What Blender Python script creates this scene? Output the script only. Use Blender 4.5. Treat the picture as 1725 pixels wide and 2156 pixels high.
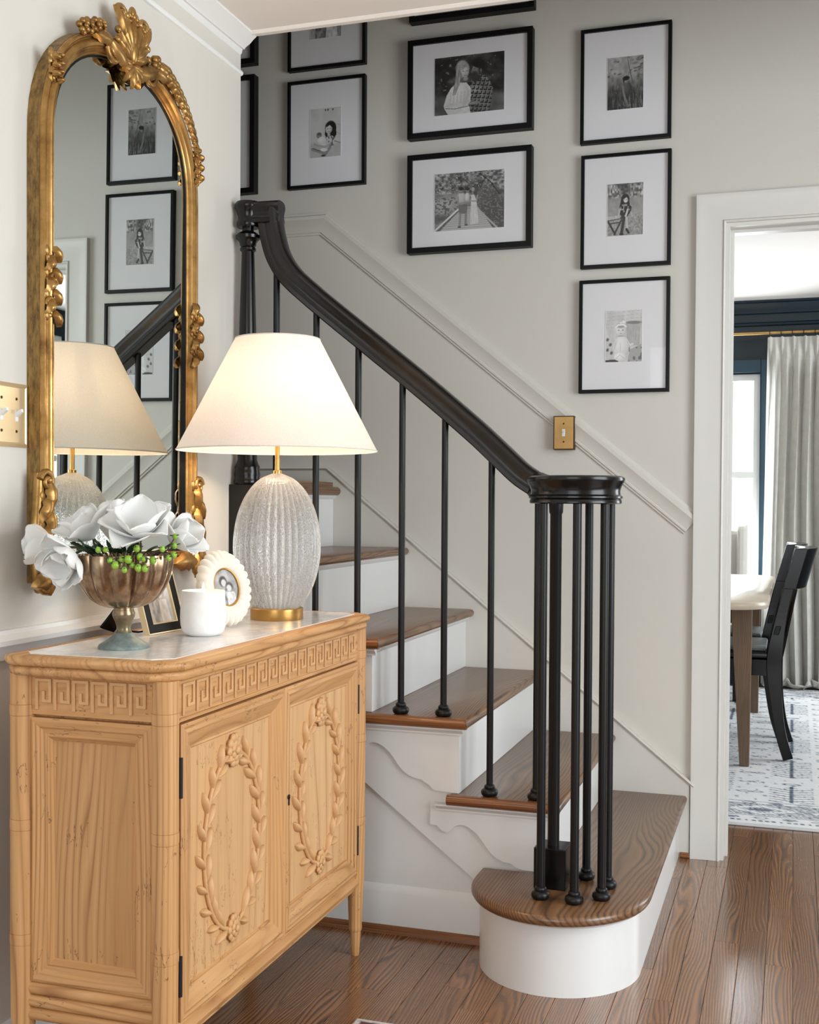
import bpy, bmesh, math, random
import numpy as np
from mathutils import Vector, Matrix
from mathutils.geometry import tessellate_polygon

for o in list(bpy.data.objects):
    bpy.data.objects.remove(o)
S = bpy.context.scene
COL = S.collection
PI = math.pi
V = Vector

# ------------------------------------------------------------------ camera
FPX, CXP, CYP = 2462.0, 862.5, 1106.0          # focal length and principal point in 1725x2156 pixels
CAM = V((0.0, -3.879, 1.145))


def cam_rows(yaw, pitch, roll):
    B = np.array([[1, 0, 0], [0, 0, -1], [0, 1, 0.]])
    cy, sy = math.cos(yaw), math.sin(yaw)
    cp, sp = math.cos(pitch), math.sin(pitch)
    cr, sr = math.cos(roll), math.sin(roll)
    Ry = np.array([[cy, 0, sy], [0, 1, 0], [-sy, 0, cy]])
    Rx = np.array([[1, 0, 0], [0, cp, -sp], [0, sp, cp]])
    Rz = np.array([[cr, -sr, 0], [sr, cr, 0], [0, 0, 1]])
    return Rz @ Rx @ Ry @ B


ROWS = cam_rows(math.radians(18.168), math.radians(1.081), math.radians(0.341))
cd = bpy.data.cameras.new('camera')
cd.sensor_fit = 'HORIZONTAL'
cd.sensor_width = 36.0
cd.lens = FPX / 1725 * 36.0
cd.shift_y = (CYP - 1078.0) / 1725.0
cd.clip_start = 0.05
co = bpy.data.objects.new('camera', cd)
COL.objects.link(co)
mw = Matrix.Identity(4)
for i in range(3):
    mw[i][0] = ROWS[0][i]
    mw[i][1] = -ROWS[1][i]
    mw[i][2] = -ROWS[2][i]
    mw[i][3] = CAM[i]
co.matrix_world = mw
S.camera = co


def hit(px, py, ax, val):
    """point where the pixel's direction meets the plane axis=val (a wall, the floor, a table top)"""
    d = ROWS.T @ np.array([(px - CXP) / FPX, (py - CYP) / FPX, 1.0])
    t = (val - CAM[ax]) / d[ax]
    return V([CAM[i] + t * d[i] for i in range(3)])


# ------------------------------------------------------------------ world, lights, exposure
w = bpy.data.worlds.new('world')
S.world = w
w.use_nodes = True
bg = w.node_tree.nodes['Background']
bg.inputs[0].default_value = (0.86, 0.93, 1.0, 1)
bg.inputs[1].default_value = 1.2
S.view_settings.view_transform = 'Standard'
S.view_settings.look = 'None'
S.view_settings.gamma = 1.0
S.view_settings.exposure = 0.27
S.view_settings.use_curve_mapping = False


def area(name, loc, direction, sx, sy, power, col):
    l = bpy.data.lights.new(name, 'AREA')
    l.shape = 'RECTANGLE'
    l.size, l.size_y = sx, sy
    l.energy = power
    l.color = col
    o = bpy.data.objects.new(name, l)
    COL.objects.link(o)
    o.location = loc
    o.rotation_euler = V(direction).to_track_quat('-Z', 'Y').to_euler()
    return o


# daylight at one seen dining window and three unseen, assumed windows (modelled openings)
area('daylight_assumed_front_window', (-0.15, -5.68, 1.45), (0, 1, 0), 1.9, 1.9, 27, (0.92, 0.96, 1.0))
area('daylight_assumed_side_window', (2.38, -2.3, 1.45), (-1, 0, 0), 1.9, 1.9, 86, (0.9, 0.96, 1.0))
area('daylight_dining_window', (-0.72, 4.02, 1.3), (0, -1, 0), 1.05, 1.5, 80, (0.9, 0.96, 1.0))
area('daylight_assumed_dining_side_window', (2.13, 2.2, 1.4), (-1, 0, 0), 1.7, 1.6, 44, (0.92, 0.97, 1.0))


# ------------------------------------------------------------------ mesh helpers
class MB:
    def __init__(self):
        self.v, self.f = [], []

    def add(self, vs, fs):
        n = len(self.v)
        self.v += [V(p) for p in vs]
        self.f += [tuple(i + n for i in q) for q in fs]
        return self

    def box(self, a, b):
        (x0, y0, z0), (x1, y1, z1) = a, b
        return self.add([(x0, y0, z0), (x1, y0, z0), (x1, y1, z0), (x0, y1, z0), (x0, y0, z1), (x1, y0, z1), (x1, y1, z1), (x0, y1, z1)],
                        [(0, 3, 2, 1), (4, 5, 6, 7), (0, 1, 5, 4), (1, 2, 6, 5), (2, 3, 7, 6), (3, 0, 4, 7)])

    def prism(self, poly, O, U, W, N, d):
        """polygon (list of 2D points in axes U,W at origin O) thickened by d along N"""
        O, U, W, N = V(O), V(U), V(W), V(N)
        n = len(poly)
        a = [O + U * p[0] + W * p[1] for p in poly]
        b = [p + N * d for p in a]
        if n > 5:
            tri = [tuple(t) for t in tessellate_polygon([[V((p[0], p[1], 0)) for p in poly]])]
            caps = tri + [tuple(i + n for i in t) for t in tri]
        else:
            caps = [tuple(range(n))[::-1], tuple(range(n, 2 * n))]
        fs = caps + [(i, (i + 1) % n, n + (i + 1) % n, n + i) for i in range(n)]
        return self.add(a + b, fs)

    def lathe(self, prof, c, seg=32, flute=0, fa=0.0, axis='z', cap=True):
        """prof: list of (r, z)"""
        vs, fs = [], []
        c = V(c)
        for r, z in prof:
            for k in range(seg):
                t = 2 * PI * k / seg
                rr = r
                if flute:
                    rr = r * (1 + fa * (abs(math.cos(flute * t / 2)) - 0.6))
                p = V((rr * math.cos(t), rr * math.sin(t), z))
                if axis == 'x':
                    p = V((p.z, p.x, p.y))
                elif axis == 'y':
                    p = V((p.x, p.z, p.y))
                vs.append(c + p)
        m = len(prof)
        for i in range(m - 1):
            for k in range(seg):
                k2 = (k + 1) % seg
                fs.append((i * seg + k, i * seg + k2, (i + 1) * seg + k2, (i + 1) * seg + k))
        if cap:
            if prof[0][0] > 1e-5:
                fs.append(tuple(range(seg))[::-1])
            if prof[-1][0] > 1e-5:
                fs.append(tuple((m - 1) * seg + k for k in range(seg)))
        return self.add(vs, fs)

    def sweep(self, prof, path, n, closed=False, cap=True):
        """sweep profile (a,b) along a planar path; a is in the plane to the left (n x t), b is along the plane normal n"""
        n = V(n).normalized()
        P = [V(p) for p in path]
        m, k = len(P), len(prof)
        vs, fs = [], []
        for i in range(m):
            if closed:
                t0 = (P[i] - P[i - 1]).normalized()
                t1 = (P[(i + 1) % m] - P[i]).normalized()
            else:
                t0 = (P[i] - P[max(i - 1, 0)]).normalized() if i else (P[1] - P[0]).normalized()
                t1 = (P[min(i + 1, m - 1)] - P[i]).normalized() if i < m - 1 else t0
            s0, s1 = n.cross(t0), n.cross(t1)
            mi = s0 + s1
            mi = mi / max(mi.length_squared / 2, 0.3)
            for a, b in prof:
                vs.append(P[i] + mi * a + n * b)
        lim = m if closed else m - 1
        for i in range(lim):
            j = (i + 1) % m
            for q in range(k):
                r = (q + 1) % k
                fs.append((i * k + q, i * k + r, j * k + r, j * k + q))
        if cap and not closed:
            fs.append(tuple(range(k))[::-1])
            fs.append(tuple((m - 1) * k + q for q in range(k)))
        return self.add(vs, fs)

    def tube(self, path, rad, seg=10, up=(0, 0, 1), prof=None, cap=True):
        """general tube; rad number or list; optional prof [(side,up)] unit profile"""
        P = [V(p) for p in path]
        m = len(P)
        if prof is None:
            prof = [(math.cos(2 * PI * k / seg), math.sin(2 * PI * k / seg)) for k in range(seg)]
        k = len(prof)
        vs, fs = [], []
        up = V(up)
        for i in range(m):
            t = (P[min(i + 1, m - 1)] - P[max(i - 1, 0)]).normalized()
            s = t.cross(up)
            if s.length < 1e-4:
                s = t.cross(V((1, 0, 0.01)))
            s.normalize()
            u = s.cross(t)
            r = rad[i] if isinstance(rad, (list, tuple)) else rad
            for a, b in prof:
                vs.append(P[i] + s * a * r + u * b * r)
        for i in range(m - 1):
            for q in range(k):
                p2 = (q + 1) % k
                fs.append((i * k + q, i * k + p2, (i + 1) * k + p2, (i + 1) * k + q))
        if cap:
            fs.append(tuple(range(k))[::-1])
            fs.append(tuple((m - 1) * k + q for q in range(k)))
        return self.add(vs, fs)

    def ball(self, c, r, seg=12, rings=8, sc=(1, 1, 1), rot=None):
        vs, fs = [], []
        c = V(c)
        for i in range(rings + 1):
            ph = PI * i / rings
            for k in range(seg):
                t = 2 * PI * k / seg
                p = V((math.sin(ph) * math.cos(t) * sc[0], math.sin(ph) * math.sin(t) * sc[1], math.cos(ph) * sc[2])) * r
                if rot is not None:
                    p = rot @ p
                vs.append(c + p)
        for i in range(rings):
            for k in range(seg):
                k2 = (k + 1) % seg
                fs.append((i * seg + k, (i + 1) * seg + k, (i + 1) * seg + k2, i * seg + k2))
        return self.add(vs, fs)

    def grid(self, fn, nu, nv, wrap=False):
        vs = [fn(i / (nu - 1), j / (nv - 1)) for i in range(nu) for j in range(nv)]
        fs = [(i * nv + j, (i + 1) * nv + j, (i + 1) * nv + j + 1, i * nv + j + 1) for i in range(nu - 1) for j in range(nv - 1)]
        return self.add(vs, fs)

    def xf(self, M):
        self.v = [M @ p for p in self.v]
        return self

    def build(self, name, mat, parent=None, smooth=None, bevel=0, seg=2, solid=0, sub=0, loc=None):
        org = V(loc) if loc is not None else (V(parent['_org']) if parent is not None and '_org' in parent else V((0, 0, 0)))
        me = bpy.data.meshes.new(name)
        me.from_pydata([tuple(p - org) for p in self.v], [], self.f)
        bm = bmesh.new()
        bm.from_mesh(me)
        bmesh.ops.remove_doubles(bm, verts=bm.verts, dist=1e-6)
        if not solid:
            bmesh.ops.recalc_face_normals(bm, faces=bm.faces)
        bm.to_mesh(me)
        bm.free()
        o = bpy.data.objects.new(name, me)
        COL.objects.link(o)
        me.materials.append(mat)
        if smooth is not None:
            for p in me.polygons:
                p.use_smooth = True
            if smooth < 179:
                me.set_sharp_from_angle(angle=math.radians(smooth))
        if parent is not None:
            o.parent = parent
            if '_org' in parent:
                o['_org'] = parent['_org']
        elif loc is not None:
            o.location = org
            o['_org'] = tuple(org)
        if solid:
            md = o.modifiers.new('thickness', 'SOLIDIFY')
            md.thickness = solid
            md.offset = 0
        if bevel:
            md = o.modifiers.new('bevel', 'BEVEL')
            md.width = bevel
            md.segments = seg
            md.limit_method = 'ANGLE'
            md.angle_limit = math.radians(35)
        if sub:
            md = o.modifiers.new('subsurf', 'SUBSURF')
            md.levels = md.render_levels = sub
        return o


def box(name, a, b, mat, parent=None, bevel=0, loc=None):
    return MB().box(a, b).build(name, mat, parent, bevel=bevel, loc=loc)


def tag(o, label, cat, group=None):
    o['label'] = label
    o['category'] = cat
    if group:
        o['group'] = group
    return o


def thing(name, loc, label, cat, group=None):
    o = bpy.data.objects.new(name, None)
    o.empty_display_size = 0.05
    COL.objects.link(o)
    o.location = loc
    o['_org'] = tuple(loc)
    return tag(o, label, cat, group)


def struct(o):
    o['kind'] = 'structure'
    return o


def copy_part(o, parent, loc=None, rot=None):
    c = o.copy()
    COL.objects.link(c)
    c.parent = parent
    if loc is not None:
        c.location = loc
    if rot is not None:
        c.rotation_euler = rot
    return c


def smoothpath(pts, n=6):
    """Catmull-Rom through the points"""
    P = [V(p) for p in pts]
    out = []
    for i in range(len(P) - 1):
        p0, p1, p2, p3 = P[max(i - 1, 0)], P[i], P[i + 1], P[min(i + 2, len(P) - 1)]
        for k in range(n):
            t = k / n
            out.append(0.5 * ((2 * p1) + (p2 - p0) * t + (2 * p0 - 5 * p1 + 4 * p2 - p3) * t * t + (3 * p1 - p0 - 3 * p2 + p3) * t ** 3))
    out.append(P[-1])
    return out


# ------------------------------------------------------------------ materials
def srgb(r, g, b):
    f = lambda c: (c / 255 / 12.92) if c / 255 <= 0.04045 else ((c / 255 + 0.055) / 1.055) ** 2.4
    return (f(r), f(g), f(b), 1)


class NT:
    def __init__(self, name):
        self.m = bpy.data.materials.new(name)
        self.m.use_nodes = True
        self.t = self.m.node_tree
        self.bsdf = self.t.nodes['Principled BSDF']
        self.out = self.t.nodes['Material Output']

    def n(self, typ, **kw):
        nd = self.t.nodes.new(typ)
        for k, v in kw.items():
            if k.startswith('i_'):
                key = k[2:]
                key = int(key) if key.isdigit() else key
                nd.inputs[key].default_value = v
            else:
                setattr(nd, k, v)
        return nd

    def l(self, a, b):
        self.t.links.new(a, b)

    def math(self, op, a, b=None):
        nd = self.n('ShaderNodeMath', operation=op)
        for i, x in enumerate((a, b)):
            if x is None:
                continue
            if isinstance(x, (int, float)):
                nd.inputs[i].default_value = x
            else:
                self.l(x, nd.inputs[i])
        return nd.outputs[0]

    def ramp(self, fac, stops):
        nd = self.n('ShaderNodeValToRGB')
        e = nd.color_ramp.elements
        while len(e) < len(stops):
            e.new(0.5)
        for i, (p, c) in enumerate(stops):
            e[i].position = p
            e[i].color = c if len(c) == 4 else (*c, 1)
        self.l(fac, nd.inputs[0])
        return nd.outputs[0]

    def noise(self, vec, scale, detail=3, rough=0.55):
        nd = self.n('ShaderNodeTexNoise')
        nd.inputs['Scale'].default_value = scale
        nd.inputs['Detail'].default_value = detail
        nd.inputs['Roughness'].default_value = rough
        if vec is not None:
            self.l(vec, nd.inputs['Vector'])
        return nd.outputs['Fac']

    def bump(self, h, strength=0.2, dist=0.002):
        nd = self.n('ShaderNodeBump')
        nd.inputs['Strength'].default_value = strength
        nd.inputs['Distance'].default_value = dist
        self.l(h, nd.inputs['Height'])
        self.l(nd.outputs[0], self.bsdf.inputs['Normal'])

    def obj(self, scale=(1, 1, 1), rand=False):
        tc = self.n('ShaderNodeTexCoord')
        mp = self.n('ShaderNodeMapping')
        mp.inputs['Scale'].default_value = scale
        self.l(tc.outputs['Object'], mp.inputs[0])
        if rand:
            oi = self.n('ShaderNodeObjectInfo')
            c = self.n('ShaderNodeCombineXYZ')
            a = self.math('MULTIPLY', oi.outputs['Random'], 37.0)
            b = self.math('MULTIPLY', oi.outputs['Random'], 91.0)
            self.l(a, c.inputs[0]); self.l(b, c.inputs[1]); self.l(a, c.inputs[2])
            self.l(c.outputs[0], mp.inputs['Location'])
        return mp.outputs[0]


def plain(name, col, rough=0.5, metal=0.0, var=0.0, vscale=8.0, bump=0.0, bscale=60.0, coat=0.0, spec=0.5):
    k = NT(name)
    b = k.bsdf
    b.inputs['Base Color'].default_value = col
    b.inputs['Roughness'].default_value = rough
    b.inputs['Metallic'].default_value = metal
    b.inputs['Specular IOR Level'].default_value = spec
    b.inputs['Coat Weight'].default_value = coat
    b.inputs['Coat Roughness'].default_value = 0.08
    vec = k.obj()
    if var:
        f = k.noise(vec, vscale, 4)
        lo = tuple(c * (1 - var) for c in col[:3]) + (1,)
        hi = tuple(min(1, c * (1 + var)) for c in col[:3]) + (1,)
        k.l(k.ramp(f, [(0.3, lo), (0.7, hi)]), b.inputs['Base Color'])
    if bump:
        k.bump(k.noise(vec, bscale, 3), bump, 0.002)
    return k.m


def wood(name, axis, dark, mid, light, across=6.0, along=0.5, lines=110.0, warp=7.0, line=0.3, pores=0.5, rough=0.45, worm=0.0, vary=0.12, coat=0.0, bump=0.12, soft=1.0, irr=2.4, fmin=0.12, knot=None):
    """growth rings: straight lines along the board, warped by a stretched noise into cathedral arches, plus fine pores"""
    k = NT(name)
    ai = 'xyz'.index(axis)
    sc = [across] * 3
    sc[ai] = along
    n1 = k.noise(k.obj(tuple(sc), True), 1.0, 1.5, 0.4)
    tc = k.n('ShaderNodeTexCoord')
    sx = k.n('ShaderNodeSeparateXYZ')
    k.l(tc.outputs['Object'], sx.inputs[0])
    o1, o2 = [i for i in range(3) if i != ai]
    acr = k.math('ADD', k.math('MULTIPLY', sx.outputs[o1], lines), k.math('MULTIPLY', sx.outputs[o2], lines * 0.8))
    ss = [lines * 0.22] * 3
    ss[ai] = along * 0.6
    n0 = k.noise(k.obj(tuple(ss), True), 1.0, 1.0)
    r = k.math('ADD', k.math('ADD', acr, k.math('MULTIPLY', n0, irr)), k.math('MULTIPLY', n1, warp * 2))
    if knot:
        dx = k.math('DIVIDE', k.math('SUBTRACT', sx.outputs[0], knot[0]), 0.020)
        dz = k.math('DIVIDE', k.math('SUBTRACT', sx.outputs[2], knot[2]), 0.060)
        dd = k.math('SQRT', k.math('ADD', k.math('MULTIPLY', dx, dx), k.math('MULTIPLY', dz, dz)))
        kf = k.math('POWER', 2.718, k.math('MULTIPLY', dd, -0.9))
        r = k.math('ADD', k.math('MULTIPLY', r, k.math('SUBTRACT', 1.0, kf)), k.math('MULTIPLY', kf, 5.0))
    fr = k.math('FRACT', r)
    sm = [across * 2.2] * 3
    sm[ai] = along * 2
    fade = k.noise(k.obj(tuple(sm), True), 1.0, 1.0)
    g = k.ramp(fr, [(0.0, mid), (0.45, light), (1 - line, mid), (1 - line * 0.35, dark), (1.0, mid)])
    base = k.ramp(fade, [(0.25, mid), (0.75, light)])
    fm = k.n('ShaderNodeMix', data_type='RGBA')
    k.l(k.ramp(fade, [(0.36, (fmin * soft, fmin * soft, fmin * soft, 1)), (0.66, (soft, soft, soft, 1))]), fm.inputs[0])
    k.l(base, fm.inputs[6]); k.l(g, fm.inputs[7])
    sp = [190.0] * 3
    sp[ai] = 6.0
    p = k.noise(k.obj(tuple(sp), True), 1.0, 2.0)
    pr = k.ramp(p, [(0.34, (0.5, 0.46, 0.44, 1)), (0.56, (1, 1, 1, 1))])
    mx = k.n('ShaderNodeMix', data_type='RGBA', blend_type='MULTIPLY')
    mx.inputs[0].default_value = pores
    k.l(fm.outputs[2], mx.inputs[6]); k.l(pr, mx.inputs[7])
    col = mx.outputs[2]
    oi = k.n('ShaderNodeObjectInfo')
    br = k.math('ADD', k.math('MULTIPLY', oi.outputs['Random'], 2 * vary), 1 - vary)
    hv = k.n('ShaderNodeHueSaturation')
    k.l(br, hv.inputs['Value']); k.l(col, hv.inputs['Color'])
    col = hv.outputs[0]
    if worm:
        sw = [60.0] * 3
        sw[ai] = 12.0
        wn = k.noise(k.obj(tuple(sw), True), 1.0, 3.0, 0.6)
        patch = k.noise(k.obj((10, 10, 10), True), 1.0, 2.0)
        wl = k.math('LESS_THAN', k.math('ABSOLUTE', k.math('SUBTRACT', wn, 0.5)), 0.009 * worm)
        wp = k.math('GREATER_THAN', patch, 0.575)
        wm = k.math('MULTIPLY', k.math('MULTIPLY', wl, wp), 0.6)
        m2 = k.n('ShaderNodeMix', data_type='RGBA')
        k.l(wm, m2.inputs[0]); k.l(col, m2.inputs[6])
        m2.inputs[7].default_value = tuple(c * 0.3 for c in dark[:3]) + (1,)
        col = m2.outputs[2]
    k.l(col, k.bsdf.inputs['Base Color'])
    k.bsdf.inputs['Roughness'].default_value = rough
    k.bsdf.inputs['Coat Weight'].default_value = coat
    k.bsdf.inputs['Coat Roughness'].default_value = 0.2
    k.bump(p, bump, 0.001)
    return k.m


M = {}
M['wall'] = plain('wall_paint', srgb(211, 208, 200), 0.55, bump=0.02, bscale=300)
M['casing'] = plain('casing_paint', srgb(216, 215, 210), 0.4)
M['white'] = plain('white_trim_paint', srgb(228, 229, 228), 0.3, bump=0.02, bscale=120)
M['ceiling'] = plain('ceiling_paint', srgb(236, 231, 225), 0.8)
M['black'] = plain('black_satin_paint', srgb(12, 11, 11), 0.22, var=0.15, spec=0.4)
M['blackrail'] = wood('black_stained_rail', 'x', srgb(9, 7, 7), srgb(14, 11, 10), srgb(19, 14, 12), across=30, along=2, lines=200, pores=0.3, rough=0.3, coat=0.12)
M['iron'] = plain('black_iron', srgb(13, 12, 13), 0.4, var=0.1, spec=0.35)
M['frame_black'] = plain('black_frame', srgb(9, 9, 10), 0.5, spec=0.25)
M['mat'] = plain('mat_board', srgb(226, 226, 229), 0.9)
M['teal'] = plain('teal_wall_paint', srgb(24, 42, 50), 0.45)
M['brass'] = plain('brushed_brass', srgb(190, 150, 88), 0.28, 1.0, var=0.08, vscale=30)
M['antique_brass'] = plain('antique_brass', srgb(186, 150, 96), 0.4, 0.9, var=0.12, vscale=20)
M['brass_light'] = plain('pale_brass', srgb(236, 214, 172), 0.38, 0.7, var=0.03)
M['brass_dark'] = plain('dark_brass_edge', srgb(84, 58, 30), 0.5, 0.7)
M['toggle'] = plain('toggle_plastic', srgb(226, 228, 230), 0.3)
OAK = (srgb(50, 34, 24), srgb(116, 81, 52), srgb(142, 105, 72))
M['oak_y'] = wood('oak_tread', 'y', *OAK, across=4.5, along=1.0, lines=88, warp=11, line=0.34, pores=0.4, rough=0.33, coat=0.2, fmin=0.55)
M['oak_x'] = wood('oak_lamp_warm', 'x', srgb(66, 38, 20), srgb(126, 77, 40), srgb(152, 98, 56), across=14, along=2.0, lines=140, warp=3, line=0.3, pores=0.6, rough=0.35, coat=0.2)  # oranger and brighter than the treads: warm lamp light put into the colour
M['floor'] = wood('oak_floor', 'y', srgb(46, 30, 21), srgb(124, 82, 50), srgb(154, 109, 71), across=8, along=1.3, lines=115, warp=9, line=0.36, pores=0.4, rough=0.24, vary=0.17, coat=0.7, bump=0.05, fmin=0.5)
PINE = (srgb(138, 84, 42), srgb(194, 142, 88), srgb(210, 163, 110))
M['pine_z'] = wood('pine_vertical', 'z', *PINE, across=5, along=0.8, lines=70, warp=6, line=0.3, pores=0.16, rough=0.5, worm=1.0, vary=0.05, soft=0.85, irr=4, fmin=0.2)
M['pine_y'] = wood('pine_lengthwise', 'y', *PINE, across=9, along=1.6, lines=45, warp=5, line=0.3, pores=0.16, rough=0.5, worm=0.8, vary=0.05, soft=0.75, irr=3)
M['pine_x'] = wood('pine_crosswise', 'x', *PINE, across=9, along=1.6, lines=45, warp=5, line=0.3, pores=0.16, rough=0.5, worm=1.0, vary=0.05, soft=0.75, irr=3)
M['pine_plain'] = wood('pine_door_panel', 'z', srgb(158, 106, 60), srgb(208, 160, 108), srgb(220, 177, 127), across=4, along=0.5, lines=24, warp=5, line=0.25, pores=0.16, rough=0.5, worm=0.6, vary=0.03, soft=0.6, irr=5, fmin=0.05)
M['pine_knot'] = wood('pine_end_panel', 'z', srgb(136, 80, 40), srgb(198, 146, 92), srgb(212, 165, 112), across=4.5, along=0.55, lines=95, warp=5, line=0.34, pores=0.2, rough=0.5, worm=1.0, vary=0.02, soft=0.95, irr=3, fmin=0.5, knot=(0.0, 0.0, 0.515))
M['pine_carved'] = plain('pine_carving', srgb(206, 160, 110), 0.5, var=0.1, vscale=30)
M['walnut'] = wood('dining_table_wood', 'z', srgb(70, 52, 40), srgb(112, 88, 68), srgb(132, 106, 84), across=12, along=1, lines=150, warp=2, pores=0.4, rough=0.45)
M['hinge'] = plain('blackened_hinge', srgb(48, 44, 44), 0.55, 0.6)


def gold_mat():
    k = NT('antique_gilt')
    vec = k.obj()
    f = k.noise(vec, 16, 5, 0.6)
    k.l(k.ramp(f, [(0.3, srgb(112, 80, 42)), (0.5, srgb(164, 126, 72)), (0.75, srgb(196, 158, 100))]), k.bsdf.inputs['Base Color'])
    k.bsdf.inputs['Metallic'].default_value = 0.85
    k.l(k.ramp(f, [(0.3, (0.45, 0.45, 0.45, 1)), (0.7, (0.26, 0.26, 0.26, 1))]), k.bsdf.inputs['Roughness'])
    k.bump(k.noise(vec, 120, 3), 0.12, 0.001)
    return k.m


M['gold'] = gold_mat()


def gold_side():
    k = NT('worn_gilt_side')
    vec = k.obj((1, 1, 0.3))
    f = k.noise(vec, 90, 4, 0.7)
    k.l(k.ramp(f, [(0.3, srgb(84, 62, 34)), (0.6, srgb(150, 118, 66)), (0.8, srgb(170, 138, 84))]), k.bsdf.inputs['Base Color'])
    k.bsdf.inputs['Metallic'].default_value = 0.5
    k.bsdf.inputs['Roughness'].default_value = 0.5
    return k.m


M['gold_side'] = gold_side()
k = NT('mirror_glass')
k.bsdf.inputs['Metallic'].default_value = 1.0
k.bsdf.inputs['Roughness'].default_value = 0.0
k.bsdf.inputs['Base Color'].default_value = (0.74, 0.79, 0.76, 1)
M['mirror'] = k.m


def glass_pane(name, tint=(1, 1, 1, 1), refl=1.0):
    """thin picture or window glass: see through, with a weak reflection"""
    k = NT(name)
    tr = k.n('ShaderNodeBsdfTransparent')
    tr.inputs[0].default_value = tint
    gl = k.n('ShaderNodeBsdfGlossy')
    gl.inputs['Roughness'].default_value = 0.02
    lw = k.n('ShaderNodeLayerWeight')
    lw.inputs[0].default_value = 0.5
    fr = k.math('ADD', k.math('MULTIPLY', k.math('POWER', lw.outputs['Facing'], 5.0), 0.6), 0.03)
    mx = k.n('ShaderNodeMixShader')
    k.l(k.math('MULTIPLY', fr, refl), mx.inputs[0])
    k.l(tr.outputs[0], mx.inputs[1])
    k.l(gl.outputs[0], mx.inputs[2])
    k.l(mx.outputs[0], k.out.inputs[0])
    return k.m


M['pane'] = glass_pane('picture_glass')
M['window_glass'] = glass_pane('window_glass', refl=0.5)


def print_mat():
    k = NT('photographic_print')
    a = k.n('ShaderNodeAttribute', attribute_name='ink')
    k.l(a.outputs['Color'], k.bsdf.inputs['Base Color'])
    k.bsdf.inputs['Roughness'].default_value = 0.5
    return k.m


M['print'] = print_mat()


def shade_mat():
    k = NT('linen_lampshade')
    vec = k.obj((1, 1, 1))
    wv = k.noise(k.obj((300, 300, 900)), 1.0, 1)
    col = k.ramp(wv, [(0.3, srgb(222, 213, 205)), (0.7, srgb(232, 224, 217))])
    d = k.n('ShaderNodeBsdfDiffuse')
    t = k.n('ShaderNodeBsdfTranslucent')
    k.l(col, d.inputs[0]); k.l(col, t.inputs[0])
    mx = k.n('ShaderNodeMixShader')
    mx.inputs[0].default_value = 0.17
    k.l(d.outputs[0], mx.inputs[1]); k.l(t.outputs[0], mx.inputs[2])
    k.l(mx.outputs[0], k.out.inputs[0])
    return k.m


M['shade'] = shade_mat()


def translucent(name, col, fac=0.3, var=None):
    k = NT(name)
    d = k.n('ShaderNodeBsdfDiffuse')
    t = k.n('ShaderNodeBsdfTranslucent')
    f = k.noise(k.obj(), 22, 3)
    c = k.ramp(f, [(0.3, var or col), (0.7, col)])
    k.l(c, d.inputs[0]); k.l(c, t.inputs[0])
    mx = k.n('ShaderNodeMixShader')
    mx.inputs[0].default_value = fac
    k.l(d.outputs[0], mx.inputs[1]); k.l(t.outputs[0], mx.inputs[2])
    k.l(mx.outputs[0], k.out.inputs[0])
    return k.m


M['petal'] = translucent('white_petal', srgb(254, 254, 253), 0.25, srgb(250, 250, 247))
M['curtain'] = translucent('linen_curtain', srgb(232, 230, 224), 0.3, srgb(222, 220, 214))
M['wax'] = plain('candle_wax', srgb(255, 240, 225), 0.5)
M['leaf'] = plain('dark_green_leaf', srgb(40, 62, 34), 0.45, var=0.3, vscale=40)
M['berry'] = plain('green_berry', srgb(140, 180, 62), 0.3, var=0.25, vscale=60)
M['stem'] = plain('stem_green', srgb(74, 66, 40), 0.6)


def bubble_glass():
    k = NT('seeded_ribbed_glass')
    vec = k.obj((1, 1, 0.8))
    vo = k.n('ShaderNodeTexVoronoi')
    vo.inputs['Scale'].default_value = 260
    k.l(vec, vo.inputs['Vector'])
    h = vo.outputs['Distance']
    b = k.bsdf
    b.inputs['Base Color'].default_value = (0.97, 0.98, 0.97, 1)
    b.inputs['Transmission Weight'].default_value = 0.8
    b.inputs['Roughness'].default_value = 0.09
    b.inputs['IOR'].default_value = 1.35
    k.bump(h, 0.5, 0.0015)
    return k.m


M['glass'] = bubble_glass()


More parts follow.
